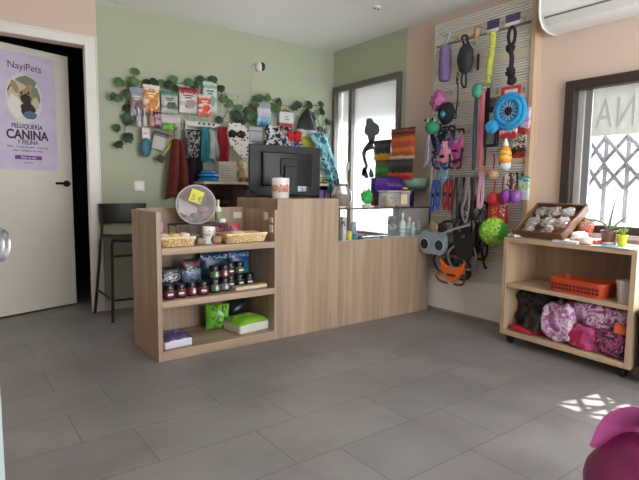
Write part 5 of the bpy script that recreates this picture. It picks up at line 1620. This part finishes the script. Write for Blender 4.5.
# 14 packs near the end post
t, w_, h_ = hitem('card_pack', 'white pack with mauve picture and red foot by the end post', 'packet', (518, 108, 530, 133), 3.18)
MB().box(-w_/2, -.01, 0, w_/2, .01, h_).make('pack', print_mat('mauve_pack', [(0, '#b3303a'), (.18, '#c9494f'), (.24, '#d6c8d4'), (.5, '#b99bc0'), (.62, '#dcd0dc'), (.85, '#c5aecb')], 'Z', .4, .2, 25), t, bev=.003)
for px, lab, X, pr in (((500, 127, 517, 138), 'red and white pack hung under the blue flower disc', 3.13, [(0, '#b52a33'), (.4, '#c43a40'), (.5, '#ddd7d4'), (.7, '#d8cfcc'), (.78, '#b52a33')]),
                       ((512, 130, 526, 158), 'black and white treat pack with red foot by the end post', 3.17, [(0, '#a82a30'), (.12, '#1f1c1c'), (.36, '#2b2727'), (.44, '#cbbfb5'), (.56, '#3a302b'), (.68, '#c7bcb0'), (.8, '#4c3a30'), (.9, '#b52a33')])):
    t, w_, h_ = hitem('card_pack', lab, 'packet', px, X)
    MB().box(-w_/2, -.009, 0, w_/2, .009, h_).make('pack', print_mat('pk_%d' % px[0], pr, 'Z', .4, .25, 36), t, bev=.003)
# 15 ice-cream toy, skull ball, wooden ball on red cord
t, w_, h_ = hitem('ice_cream_toy', 'yellow-orange ice lolly toy with white tip', 'toy', (499, 137, 512, 164), 3.11)
MB().lathe([(0, 0), (w_*.36, .01), (w_*.46, h_*.2), (w_*.40, h_*.45), (w_*.24, h_*.66), (0, h_*.68)], seg=20).make('body', print_mat('lolly', [(0, '#d98f2c'), (.3, '#e2b54a'), (.42, '#c9772a'), (.55, '#e0b24a'), (.7, '#d2872c')], 'Z', .5, .1, 12), t)
MB().lathe([(w_*.22, h_*.62), (w_*.16, h_*.8), (.004, h_*.95), (0, h_*.96)], seg=16).make('tip', M('lolly_white', '#dcd3cd', .5), t)
t, w_, h_ = hitem('spotted_ball', 'white ball with black marks under the ice lolly toy', 'ball', (498, 159, 512, 171), 3.12)
MB().ell((0, 0, h_*.5), h_*.52, h_*.45, h_*.5).make('ball', dots_mat('skull_spots', '#c9c8c9', '#26262b', 26, .28), t)
for k, (px, c, lab) in enumerate((((487, 168, 499, 180), '#b58f74', 'tan wooden ball on a red cord'), ((488, 192, 499, 206), '#b8252f', 'bright red ball at the end of the red cord'))):
    t, w_, h_ = hitem('ball_on_cord', lab, 'ball', px, 3.13+.02*k)
    MB().ell((0, 0, h_*.5), h_*.5, h_*.45, h_*.5).make('ball', M('cordball_%d' % k, c, .45, var=.2), t)
    MB().tube(bez([(0, 0, h_*.9), (.006, 0, h_*1.5), (.0, 0, h_*2.2)]), .005, 6).make('cord', M('crimson_cord', '#9a2137', .7), t)
t, w_, h_ = hitem('red_toy', 'second red toy ball touching the bright red one', 'ball', (497, 192, 507, 205), 3.16)
MB().ell((0, 0, h_*.5), h_*.5, h_*.42, h_*.5).make('ball', M('deep_red', '#9c1c28', .45, var=.2), t)
MB().tube(bez([(0, 0, h_*.9), (.0, 0, h_*1.6), (.004, 0, h_*2.2)]), .004, 6).make('cord', M('crimson_cord'), t)
# 16 purple squeaky balls
t, w_, h_ = hitem('purple_ball_pack', 'pair of purple balls hanging under a dark printed card', 'toy', (504, 172, 521, 204), 3.13)
for sx, c in ((-.25, '#8a3a9c'), (.27, '#7b4590')):
    MB().ell((sx*w_, -.01, h_*.24), w_*.29, .04, h_*.24).make('ball', M('purple_ball_%d' % int(sx*100), c, .4, var=.2), t)
MB().box(-w_*.42, -.004, h_*.46, w_*.32, .004, h_*.98).make('card', print_mat('dark_red_card', [(0, '#cbc6c2'), (.25, '#3a2322'), (.5, '#7d3430'), (.65, '#c7c2be'), (.8, '#33211f')], 'X', .4, .3, 30), t)
t, w_, h_ = hitem('card_pack', 'mint and white pack beside the purple balls at the end post', 'packet', (518, 176, 529, 200), 3.17)
MB().box(-w_/2, -.012, 0, w_/2, .012, h_).make('pack', print_mat('mint_pack', [(0, '#b9bcc0'), (.3, '#c6ccc4'), (.5, '#86b04f'), (.62, '#bccfc4'), (.82, '#4f8f86')], 'Z', .4, .25, 30), t, bev=.003)
# 17 red card and spiky green ball
t, w_, h_ = hitem('card_pack', 'red and yellow card behind the green spiky ball', 'packet', (488, 205, 508, 224), 3.17)
MB().box(-w_/2, -.006, 0, w_/2, .006, h_).make('pack', print_mat('red_yellow_card', [(0, '#b3222c'), (.3, '#c8923a'), (.42, '#b92a31'), (.7, '#d6cfc9'), (.78, '#a8232c')], 'X', .4, .25, 30), t, bev=.002)
t, w_, h_ = hitem('spiky_ball', 'big lime green spiky ball with yellow streaks', 'ball', (480, 217, 508, 246), 3.10)
rbl = h_*.46
mb = MB(); mb.ell((0, 0, h_*.5), rbl, rbl, rbl, 28, 18)
for i in range(130):
    zz = 1-2*(i+.5)/130; a = i*2.39996
    d = Vector((math.cos(a)*math.sqrt(1-zz*zz), math.sin(a)*math.sqrt(1-zz*zz), zz))
    c0 = Vector((0, 0, h_*.5))+d*rbl*.96
    mb.tube([c0, c0+d*.014], [.008, .002], 6)
mb.make('ball', print_mat('lime_ball', [(0, '#4f9e2b'), (.25, '#7cc23a'), (.4, '#b9cf4a'), (.5, '#5fae2f'), (.65, '#a5c944'), (.8, '#4a962b')], 'X', .4, .25, 40), t)
# 18 collars and bunch of leads
for i, (px, c, lab) in enumerate((((431, 180, 437, 210), '#2a4fa0', 'royal blue collar first of the low row by the wall edge'), ((436, 180, 442, 208), '#34609f', 'steel blue collar second of the low row'), ((443, 179, 449, 208), '#8e2430', 'red tartan collar in the low row beside the blue ones'), ((448, 180, 454, 210), '#a3342c', 'orange-red collar in the low row beside the dark leads'))):
    t, w_, h_ = hitem('collar', lab, 'collar', px, 3.15+.012*(i % 2), 'collars in the low row')
    MB().tube(bez([(-.006, 0, h_), (-.018, -.006, h_*.55), (-.012, -.01, .02), (.004, -.012, 0), (.016, -.01, h_*.3), (.008, 0, h_)]), 0, 8, flat=(.012, .003)).make('strap', M('collar_%d' % i, c, .65, var=.35, scale=50), t)
    MB().box(-.014, -.014, h_*.42, .014, .004, h_*.56).make('buckle', BLACK, t, bev=.002)
cl = ('#2c2830', '#6b666b', '#211f24', '#8f8588', '#3a3035', '#a18d94', '#26242a', '#4c4347')
lb = ('charcoal', 'mid grey', 'black', 'silver grey', 'dark brown', 'dusty rose grey', 'blue-black', 'taupe')
for i in range(8):
    x0 = 453+i*3.7
    t, w_, h_ = hitem('dog_lead', '%s looped lead in the low bunch, %s from the red collars' % (lb[i], ('first', 'second', 'third', 'fourth', 'fifth', 'sixth', 'seventh', 'eighth')[i]), 'leash', (x0, 177, x0+6, 226+7*math.sin(i*1.9)), 3.14+.02*(i % 3), 'low bunch of leads')
    sw_ = .02*math.sin(i*2.3)
    MB().tube(bez([(-.006, 0, h_), (-.016+sw_, -.01, h_*.6), (-.022-sw_, -.012, h_*.25), (0, -.012, 0), (.022, -.012, h_*.22), (.014+sw_, -.01, h_*.6), (.006, 0, h_)]), 0, 8, flat=(.009, .003)).make('strap', M('lead_%d' % i, cl[i], .65, var=.3, scale=40), t)
    MB().tube(arc(.0, h_*.2, .014, 0, 340, 10, y=-.02), .003, 6, closed=True).make('ring', STEEL, t)
t, w_, h_ = hitem('dog_lead', 'pale silver strap slanting across the low bunch of leads', 'leash', (440, 222, 470, 236), 3.10)
MB().tube([(-w_*.5, 0, 0), (0, -.006, h_*.5), (w_*.5, 0, h_*.9)], 0, 8, flat=(.008, .003)).make('strap', M('silver_strap', '#a7a4a6', .5), t)
harness('dog_harness', 'dark tangle harness with pale rose strap over the low bunch of leads', (456, 196, 476, 236), M('charcoal_nylon', '#242126', .7, var=.4), M('rose_strap', '#9c7f88', .6), 3.16)
harness('dog_harness', 'all-black harness hanging between the low bunch of leads and the green ball', (470, 204, 487, 246), M('charcoal_nylon'), BLK, 3.17)
# 19 low bunch of black harnesses, orange harness, grey double ring
for i, (px, X, lab, m1) in enumerate((((438, 224, 464, 272), 3.18, 'brown-black harness in the low heap next to the grey ring toy', M('brown_black_nylon', '#2d201d', .7, var=.4)), ((452, 216, 478, 268), 3.14, 'black harness with grey strap in the middle of the low heap', BLK), ((464, 214, 489, 258), 3.20, 'black and plum harness in the low heap below the green ball', M('plum_nylon', '#2c1b26', .7, var=.4)))):
    harness('dog_harness', lab, px, m1, [BLK, M('grey_strap', '#6d6a6d', .6), BLK][i], X)
t, w_, h_ = hitem('ring_toy', 'pale blue-grey plastic toy with two dark round holes', 'toy', (420, 230, 447, 255), 3.13)
mb = MB()
outl = []
for k in range(40):
    a = 2*PI*k/40
    x = math.cos(a)*w_*.5; z_ = math.sin(a)*h_*.5
    x = math.copysign(abs(math.cos(a))**.6, math.cos(a))*w_*.5; z_ = math.copysign(abs(math.sin(a))**.6, math.sin(a))*h_*.5
    z_ *= 1-.20*math.exp(-(x/w_*7)**2)*(z_ > 0)-.10*math.exp(-(x/w_*7)**2)*(z_ < 0)
    outl.append((x, h_*.5+z_))
mb.prism(outl[::-1], -.018, .018)
mb.make('plate', M('blue_grey_plastic', '#8d9ba6', .45, var=.08), t, bev=.006)
for sx in (-1, 1):
    mb = MB(); mb.lathe([(h_*.22, -.021), (h_*.22, -.012), (0, -.012)], (sx*w_*.27, 0, h_*.42), 22, axis='y'); mb.make('dark_hole', M('hole_dark', '#22262b', .7), t)
    mb = MB(); mb.tube(arc(sx*w_*.27, h_*.42, h_*.225, 0, 345, 22, y=-.019), .005, 7, closed=True); mb.make('hole_rim', M('rim_pale', '#a9b3bb', .45), t)
t, w_, h_ = hitem('bow_tie', 'beige and black bow tie lying over the grey ring toy', 'bow tie', (429, 222, 447, 233), 3.12)
for sx in (-1, 1):
    mb = MB(); mb.ell((sx*w_*.26, 0, h_*.5), w_*.26, .02, h_*.48, 12, 8, bump=.4, bs=150); mb.make('loop', M('beige_bow' if sx < 0 else 'black_bow', '#9f8d74' if sx < 0 else '#1f1d1f', .8, var=.3), t)
MB().ell((0, -.01, h_*.5), w_*.09, .018, h_*.25).make('knot', M('beige_bow'), t)
t = harness('dog_harness', 'bright orange harness at the bottom of the heap', (440, 258, 466, 283), M('bright_orange', '#df6a1f', .6, var=.12), M('rust_strap', '#6b3a2c', .6), 3.12)
t, w_, h_ = hitem('cap_toy', 'round black padded collar beside the orange harness', 'collar', (453, 256, 471, 282), 3.16)
MB().tube([(math.cos(a*PI/14)*w_*.36, -.02*math.sin(a*PI/14), h_*.5+math.sin(a*PI/14)*h_*.36) for a in range(28)], .024, 10, closed=True).make('pad', BLK, t)
MB().tube([(math.cos(a*PI/14)*w_*.36, -.026-.02*math.sin(a*PI/14), h_*.5+math.sin(a*PI/14)*h_*.34) for a in range(15, 27)], .006, 6).make('piping', M('grey_strap'), t)
t, w_, h_ = hitem('dog_lead', 'black lead end hanging alone below the green spiky ball', 'leash', (479, 236, 488, 268), 3.16)
MB().tube(bez([(-.01, 0, h_), (-.016, 0, h_*.6), (.004, 0, h_*.2), (.016, 0, .01), (.024, -.004, .0)]), 0, 8, flat=(.010, .004)).make('strap', BLK, t)
MB().ell((.026, 0, .004), .012, .008, .010).make('tip', BLK, t)

# ------------------------------------------------------------------ shelf trolley under the front window
CRZ = math.atan2(-.815, -.058)
co = Vector((2.93, 1.897, 0))
cu_ = Vector((math.cos(CRZ), math.sin(CRZ), 0)); cv_ = Vector((-math.sin(CRZ), math.cos(CRZ), 0))


def C_(u, d, z_):
    return co+cu_*u+cv_*d+Vector((0, 0, z_))


TRO_X = wood('trolley_oak_along', '#a68c72', '#c9b092', 'X')
TRO_Z = wood('trolley_oak_upright', '#a68c72', '#c6ac8e', 'Z')
tr = thing('shelf_trolley', 'low oak shelf trolley on black casters under the brown-framed window', 'trolley', co, CRZ)
TWD, TDP = .815, .33
MB().box(0, 0, .062, .028, TDP, .672).make('side_panel', TRO_Z, tr, bev=.0015)
MB().box(TWD-.028, 0, .062, TWD, TDP, .672).make('side_panel', TRO_Z, tr, bev=.0015)
MB().box(.028, TDP-.016, .09, TWD-.028, TDP, .672).make('back_panel', OAK_D, tr)
MB().box(0, 0, .672, TWD, TDP, .70).make('top_board', TRO_X, tr, bev=.0015)
MB().box(.028, .004, .378, TWD-.028, TDP-.016, .402).make('shelf', TRO_X, tr, bev=.0015)
MB().box(.028, .0, .062, TWD-.028, TDP-.016, .092).make('base_shelf', TRO_X, tr, bev=.0015)
for x in (.05, TWD-.05):
    for y in (.045, TDP-.05):
        cs = MB().box(x-.018, y-.02, .05, x+.018, y+.02, .062).make('caster', BLACK, tr)
        mb = MB(); mb.lathe([(.0, -.012), (.026, -.012), (.028, -.006), (.028, .006), (.026, .012), (0, .012)], (x, y+.006, .0285), 20, axis='x'); mb.make('wheel', M('wheel_black', '#141416', .6), cs)
        mb = MB(); mb.box(x-.016, y-.016, .025, x-.013, y+.016, .052); mb.box(x+.013, y-.016, .025, x+.016, y+.016, .052); mb.make('fork', BLACK, cs)

T = .7008
# tilted display tray with cellophane bags
dt = thing('display_tray', 'tilted brown wooden tray of cellophane treat bags on the trolley by the panel', 'tray', C_(.215, .05, T+.012), CRZ, rot=(math.radians(34), 0, CRZ))
TRW = wood('dark_tray_wood', '#5b3d2b', '#7d5a42', 'X')
MB().box(-.16, 0, 0, .16, .29, .010).make('tray_floor', TRW, dt)
for a_, b_, c_2, d_ in ((-.17, 0, -.155, .30), (.155, 0, .17, .30), (-.17, -.012, .17, 0), (-.17, .29, .17, .305)):
    MB().box(a_, b_, 0, c_2, d_, .05).make('tray_edge', TRW, dt, bev=.002)
CEL = clear_mat('cellophane', '#e9e6e6', .16, .12, .9)


def celbag(label, u, d, s_, c, k):
    M4 = dt.matrix_world
    R4 = Matrix.Translation(C_(.215, .05, T+.012)) @ (Matrix.Rotation(CRZ, 4, 'Z') @ Matrix.Rotation(math.radians(34), 4, 'X'))
    p = R4 @ Vector((u, d, .012+s_*.36))
    t_ = thing('cellophane_bag', label, 'treat bag', p, 0, 'cellophane bags in the tilted tray', rot=(math.radians(34), 0, CRZ))
    mb_ = MB(); mb_.ell((0, 0, 0), s_*.85, s_*.85, s_*.36, 18, 12)
    for v in mb_.bm.verts:
        v.co *= 1+.42*noise.noise(v.co*52+Vector((k*3.3, 0, 0)))
    mb_.make('wrapper', CEL, t_, ang=20)
    mb_ = MB()
    for q in range(16):
        a_, e_ = rnd.uniform(0, 2*PI), rnd.uniform(-.3, .3)
        d_ = Vector((math.cos(a_), math.sin(a_), e_)); c0_ = Vector((rnd.uniform(-.5, .5)*s_, rnd.uniform(-.5, .5)*s_, rnd.uniform(-.12, .2)*s_))
        mb_.tube([c0_-d_*s_*.26, c0_+d_*s_*.26], s_*.085, 6)
    mb_.make('treats', M('celtreat_%d' % k, c, .6, var=.3, scale=40), t_)


for k, (u, d, s_, c, lab) in enumerate(((-.10, .23, .055, '#b9a79c', 'grey-beige cellophane bag at the high wall-side corner of the tilted tray'), (-.02, .235, .055, '#c9b7aa', 'pale cellophane bag second along the high edge of the tilted tray'), (.07, .235, .052, '#a88d80', 'brown cellophane bag at the high window-side corner of the tilted tray'), (-.10, .12, .055, '#c4a894', 'tan cellophane bag in mid tray next to the panel'), (-.0, .125, .055, '#ddd2ca', 'whitest cellophane bag in the middle of the tilted tray'), (.09, .13, .052, '#b98672', 'reddish cellophane bag in mid tray next to the window'), (-.09, .045, .045, '#c7a17f', 'cellophane bag at the low front corner of the tray near the white chews'), (.04, .045, .045, '#b5765c', 'rust cellophane bag at the low front edge of the tilted tray'))):
    celbag(lab, u, d, s_, c, k)
for sx in (-.14, .14):
    MB().tube([(sx, .27, .002), (sx, .27-.163*.559, -.163*.829)], .006, 8).make('leg', TRW, dt)
for k, (u, d, lab) in enumerate(((.03, .05, 'white knotted chew nearest the end of the trolley top'), (.085, .035, 'white knotted chew second from the end of the trolley top'), (.06, .085, 'white knotted chew lying behind the other two'))):
    t = thing('knotted_chew', lab, 'treat', C_(u, d, T), CRZ+k*.8, 'white chews on the trolley')
    mb = MB(); mb.tube([(-.022, 0, .010), (.022, 0, .010)], .009, 8)
    for sx in (-1, 1):
        mb.ell((sx*.024, .007, .011), .012, .010, .011, 10, 8); mb.ell((sx*.024, -.007, .010), .011, .010, .010, 10, 8)
    mb.make('bone', M('chew_white', '#dcd3c6', .6), t)
tag(MB().box(-.075, -.035, 0, .075, .035, .012).make('note_pad', print_mat('note_pad', [(0, '#d8d5d8'), (.4, '#b3b5c4'), (.6, '#dad7d6')], 'X', .5, .2, 20), loc=C_(.41, .04, T), rz=CRZ), 'thin white pad at the front edge of the trolley top', 'note pad')
t = thing('leaflet_stand', 'red and white packet lying between the tilted tray and the aloe pot', 'packet', C_(.475, .17, T), CRZ+.1)
MB().box(-.065, -.08, 0, .065, .08, .022).make('pack', print_mat('red_white_lying', [(0, '#c9563f'), (.3, '#e0d6d0'), (.5, '#d9826a'), (.7, '#e3dbd6'), (.85, '#c04a38')], 'X', .45, .3, 25), t, bev=.004)
for k, (u, d, lab) in enumerate(((.40, .22, 'orange-red packet leaning up behind the white pad'),)):
    pouch('red_packet', lab, C_(u, d, T), .10, .14, .03, print_mat('orange_red_pack', [(0, '#d6cbc6'), (.3, '#c9583f'), (.5, '#d9897a'), (.75, '#dcd2cd'), (.9, '#c0503a')], 'Z', .4, .25, 25), CRZ, None, 'packet', math.radians(-14))
lump('glare_bag', 'white crinkled bag added to mimic sun glare beside the tilted tray', C_(.425, .13, T+.030), .045, .05, .032, M('white_crinkle', '#e6e0dc', .5, var=.1, scale=40), 'bag', 12., rot=(0, 0, CRZ))  # this bag and the next are added to imitate sun glare
lump('glare_bag', 'small white and pink bag added for glare between the tray and the aloe saucer', C_(.505, .06, T+.018), .035, .03, .02, M('white_pink_crinkle', '#e3d0ca', .5, var=.2, scale=40), 'bag', 14., rot=(0, 0, CRZ))
# aloe pot
ap = thing('aloe_plant', 'small aloe with long drooping leaf in a brown pot on a white saucer', 'plant', C_(.565, .19, T), CRZ)
MB().lathe([(0, 0), (.04, 0), (.048, .014), (.044, .014), (.04, .006), (0, .006)], seg=24, cap=False).make('saucer', M('saucer_white', '#d6d2cf', .4), ap)
MB().lathe([(0, .006), (.032, .006), (.042, .066), (.045, .066), (.045, .078), (.039, .078), (.037, .066), (0, .064)], seg=24, cap=False).make('pot', M('brown_pot', '#6b4a42', .5, var=.1), ap)
MB().lathe([(0, .066), (.037, .068)], seg=20).make('soil', M('soil', '#2f241d', .95, var=.4, scale=90), ap)
AL = M('aloe_green', '#6d7b5e', .45, var=.2, scale=20)
for k, pts in enumerate(([(0, 0, .068), (-.03, -.01, .12), (-.10, -.02, .135), (-.165, -.03, .15)], [(0, 0, .068), (.005, 0, .14), (.018, .0, .22), (.045, -.01, .30)], [(.006, 0, .068), (.03, .01, .11), (.07, .015, .15), (.10, .02, .165)], [(-.005, .01, .068), (-.01, .02, .12), (-.004, .03, .17), (.012, .03, .19)], [(.0, -.01, .068), (.03, -.03, .09), (.075, -.04, .10), (.11, -.05, .092)])):
    P = bez(pts, 6)
    MB().tube(P, [max(.0012, .0085*(1-(i/len(P))**1.5)) for i in range(len(P))], 8).make('leaf', AL, ap)
yp = thing('yellow_pot', 'small acid yellow pot with green sprigs beside the aloe', 'plant', C_(.645, .18, T), CRZ)
MB().lathe([(0, 0), (.020, 0), (.028, .05), (.031, .051), (.031, .06), (.026, .06), (.024, .05), (0, .048)], seg=22, cap=False).make('pot', M('acid_yellow', '#c3cf2e', .5), yp)
mb = MB()
for k in range(9):
    a = k*.7
    mb.tube(bez([(0, 0, .05), (.012*math.cos(a), .012*math.sin(a), .07), (.026*math.cos(a), .026*math.sin(a), .085+.01*(k % 3))], 5), .004, 6)
mb.make('sprigs', M('sprig_green', '#87a035', .6, var=.3), yp)
for k, (u, d, z_, c, rz_, lab) in enumerate(((.665, .055, 0, '#3f88b8', .12, 'sky blue leaflet under the other one at the trolley corner'), (.70, .035, .0022, '#5f9fc6', -.08, 'pale blue leaflet on top of the stack at the trolley corner'))):
    tag(MB().box(-.09, -.05, 0, .09, .05, .002).make('leaflet', print_mat('leaflet_%d' % k, [(0, c), (.55, c), (.62, '#d3dde3'), (.75, c)], 'X', .4, .15, 20), loc=C_(u, d, T+z_), rz=CRZ+rz_), lab, 'leaflet', 'blue leaflets')

# middle shelf
TM = .4028
ob = thing('orange_basket', 'orange-red perforated plastic basket on the middle shelf of the trolley', 'basket', C_(.475, .12, TM), CRZ)
OR = M('orange_red_plastic', '#c2492a', .45, var=.06)
bw, bd_, bh = .335, .20, .085


def rring(k, z_, ww=bw, dd=bd_, n=8, rr=.04):
    out = []
    for cx, cy, a0 in ((ww/2-rr, dd/2-rr, 0), (-ww/2+rr, dd/2-rr, 90), (-ww/2+rr, -dd/2+rr, 180), (ww/2-rr, -dd/2+rr, 270)):
        for i in range(n+1):
            a = math.radians(a0+90*i/n)
            out.append(((cx+rr*math.cos(a))*k, (cy+rr*math.sin(a))*k, z_))
    return out


mb = MB(); mb.rings([rring(.90, 0), rring(.92, .012), rring(.99, bh-.014), rring(1.02, bh-.012), rring(1.02, bh), rring(.97, bh), rring(.90, .012), rring(.88, .006)])
mb.make('basket_body', OR, ob)
mb = MB()
for k in range(13):
    x = -bw*.40+bw*.80*k/12
    for zr in (.026, .048):
        mb.lathe([(.009, -.0025), (.009, .0025), (0, .0026)], (x, -bd_*.475+.0-(zr-.026)*.12, zr), 10, axis='y')
mb.make('holes', M('orange_hole_dark', '#6d2114', .7), ob)
tag(MB().box(-.12, -.06, 0, .12, .06, .03).make('yellow_folder', M('mustard', '#b98a3c', .6, var=.2), loc=C_(.475, .12, TM+.0125), rz=CRZ, bev=.006), 'mustard coloured pad lying inside the orange-red basket', 'pad')
wc = thing('white_pot', 'white faceted plastic pot at the end of the middle trolley shelf', 'pot', C_(.735, .075, TM), CRZ)
MB().lathe([(0, 0), (.036, 0), (.046, .105), (.049, .106), (.049, .122), (.044, .122), (.043, .106), (.034, .01), (0, .01)], seg=10, cap=False).make('pot_body', M('pot_white', '#c5bdb9', .5, var=.04), wc, ang=20)


# blankets on the lowest shelf
def bundle(name, label, u0, u1, d0, d1, z0_, h, mat, seed, cat='blanket', fold=1.):
    c = C_((u0+u1)/2, (d0+d1)/2, z0_)
    rx, ry = (u1-u0)/2, (d1-d0)/2
    mb_ = MB()
    mb_.ell((0, 0, h/2), rx, ry, h/2, 56, 34, pw=.42)
    for v in mb_.bm.verts:
        q = v.co*11*fold+Vector((seed*3.1, seed, 0))
        n1 = noise.noise(q); n2 = math.sin((v.co.x*38+v.co.z*30+6*noise.noise(q*.5)+seed)*fold)
        n = (v.co-Vector((0, 0, h/2))).normalized()
        v.co += n*(.030*n1+.016*noise.noise(q*2.3)+.010*n2)
        v.co.z = max(.0, min(v.co.z, h*1.12))
        v.co.x = max(-rx*1.02, min(rx*1.02, v.co.x)); v.co.y = max(-ry*1.02, min(ry*1.02, v.co.y))
    o_ = mb_.make(name, mat, loc=c, rz=CRZ, ang=100)
    return tag(o_, label, cat)


TB = .0928
bundle('folded_blanket', 'dark leopard spotted fleece blanket at the panel end of the trolley base', .045, .268, .095, .29, TB+.036, .215, swirl_mat('dark_leopard', ['#0f0d12', '#17131a', '#17131a', '#3f342f', '#1d2a21', '#4d3f3b'], 46, .95, .8), 1.)
bundle('folded_cloth', 'red cloth edge sticking out under the dark leopard blanket', .04, .25, .02, .20, TB, .035, M('scarlet_cloth', '#b01f33', .9, var=.25, scale=20), 2.)
bundle('dog_bed', 'dark spotted cushion in front of the leopard blanket on the trolley base', .15, .268, .015, .10, TB+.036, .10, swirl_mat('dark_leopard2', ['#0f0d10', '#1a1518', '#433a34', '#121214', '#36422f'], 54, .95, .8), 3.)
bundle('folded_blanket', 'pink and white marbled blanket in the middle of the trolley base', .265, .476, .02, .28, TB, .235, swirl_mat('pink_marble', ['#7d4a72', '#a8639a', '#c9a3c0', '#dcd0da', '#b87fae'], 18, .95, 1.6), 4.)
bundle('folded_blanket', 'crimson and pink blanket beside the marbled one on the trolley base', .452, .622, .025, .28, TB, .145, swirl_mat('crimson_marble', ['#7d1838', '#a02348', '#b34a78', '#6a1a38'], 12, .95, 1.2), 5.)
bundle('folded_blanket', 'mauve swirled blanket draped on top at the window end of the trolley base', .44, .782, .04, .29, TB+.135, .135, swirl_mat('mauve_swirl', ['#5a4a66', '#a86f9a', '#cdb3c6', '#8a3d6d', '#c2a0b8'], 14, .95, 1.8), 6.)
bundle('folded_blanket', 'navy, red and pink striped blanket at the far window end of the trolley base', .59, .784, .014, .28, TB, .145, swirl_mat('navy_pink_stripe', ['#20243c', '#8a2548', '#b05c84', '#232a48', '#7d2040', '#8d8aa0'], 13, .95, 2.2), 7.)
bundle('orange_cloth', 'small orange cloth corner at the end panel of the trolley base', .715, .783, .02, .09, TB+.145, .05, M('orange_cloth', '#c9603c', .9, var=.2), 8., 'cloth')

# ------------------------------------------------------------------ bin and pink bag
bn = thing('waste_bin', 'dark blue-black plastic bin beside the end of the trolley', 'bin', (2.995, .915, 0))
mb = MB()
mb.rings([[(x*.128, y*.128, 0) for x, y, _ in rring(1, 0, 2, 2, 6, .5)], [(x*.152, y*.152, .37) for x, y, _ in rring(1, 0, 2, 2, 6, .5)], [(x*.145, y*.145, .37) for x, y, _ in rring(1, 0, 2, 2, 6, .5)], [(x*.122, y*.122, .01) for x, y, _ in rring(1, 0, 2, 2, 6, .5)]])
mb.make('bin_body', M('bin_navy', '#1d222b', .45, var=.08), bn, bev=.003)
mb = MB(); mb.rings([[(x*.158, y*.158, .365) for x, y, _ in rring(1, 0, 2, 2, 6, .5)], [(x*.160, y*.160, .385) for x, y, _ in rring(1, 0, 2, 2, 6, .5)], [(x*.10, y*.10, .405) for x, y, _ in rring(1, 0, 2, 2, 6, .5)]])
mb.make('lid', M('bin_lid', '#2a323d', .4, var=.05), bn, bev=.003)

pb = thing('pink_bag', 'shiny magenta bag with a broad pink strap on the floor nearest the viewer', 'bag', (1.652, .492, 0), math.radians(-40))
BM_ = M('magenta_nylon', '#7d1f55', .38, var=.25, scale=9)
mb = MB(); mb.ell((.0, 0, .155), .21, .14, .155, 40, 26, pw=.75)
for v in mb.bm.verts:
    n = (v.co-Vector((0, 0, .155))).normalized()
    v.co += n*(.022*noise.noise(v.co*9)+.008*math.sin(v.co.x*40+v.co.z*22))
    v.co.z = max(0, v.co.z)
mb.make('bag_body', BM_, pb, ang=100)
mb = MB()
mb.tube(bez([(-.155, .04, .24), (-.14, .0, .345), (-.09, -.07, .385), (-.035, -.135, .30), (.01, -.175, .19), (.04, -.185, .06)], 8), 0, 10, flat=(.062, .006))
mb.make('strap', M('pink_strap', '#c55fa0', .45, var=.2, scale=14), pb)
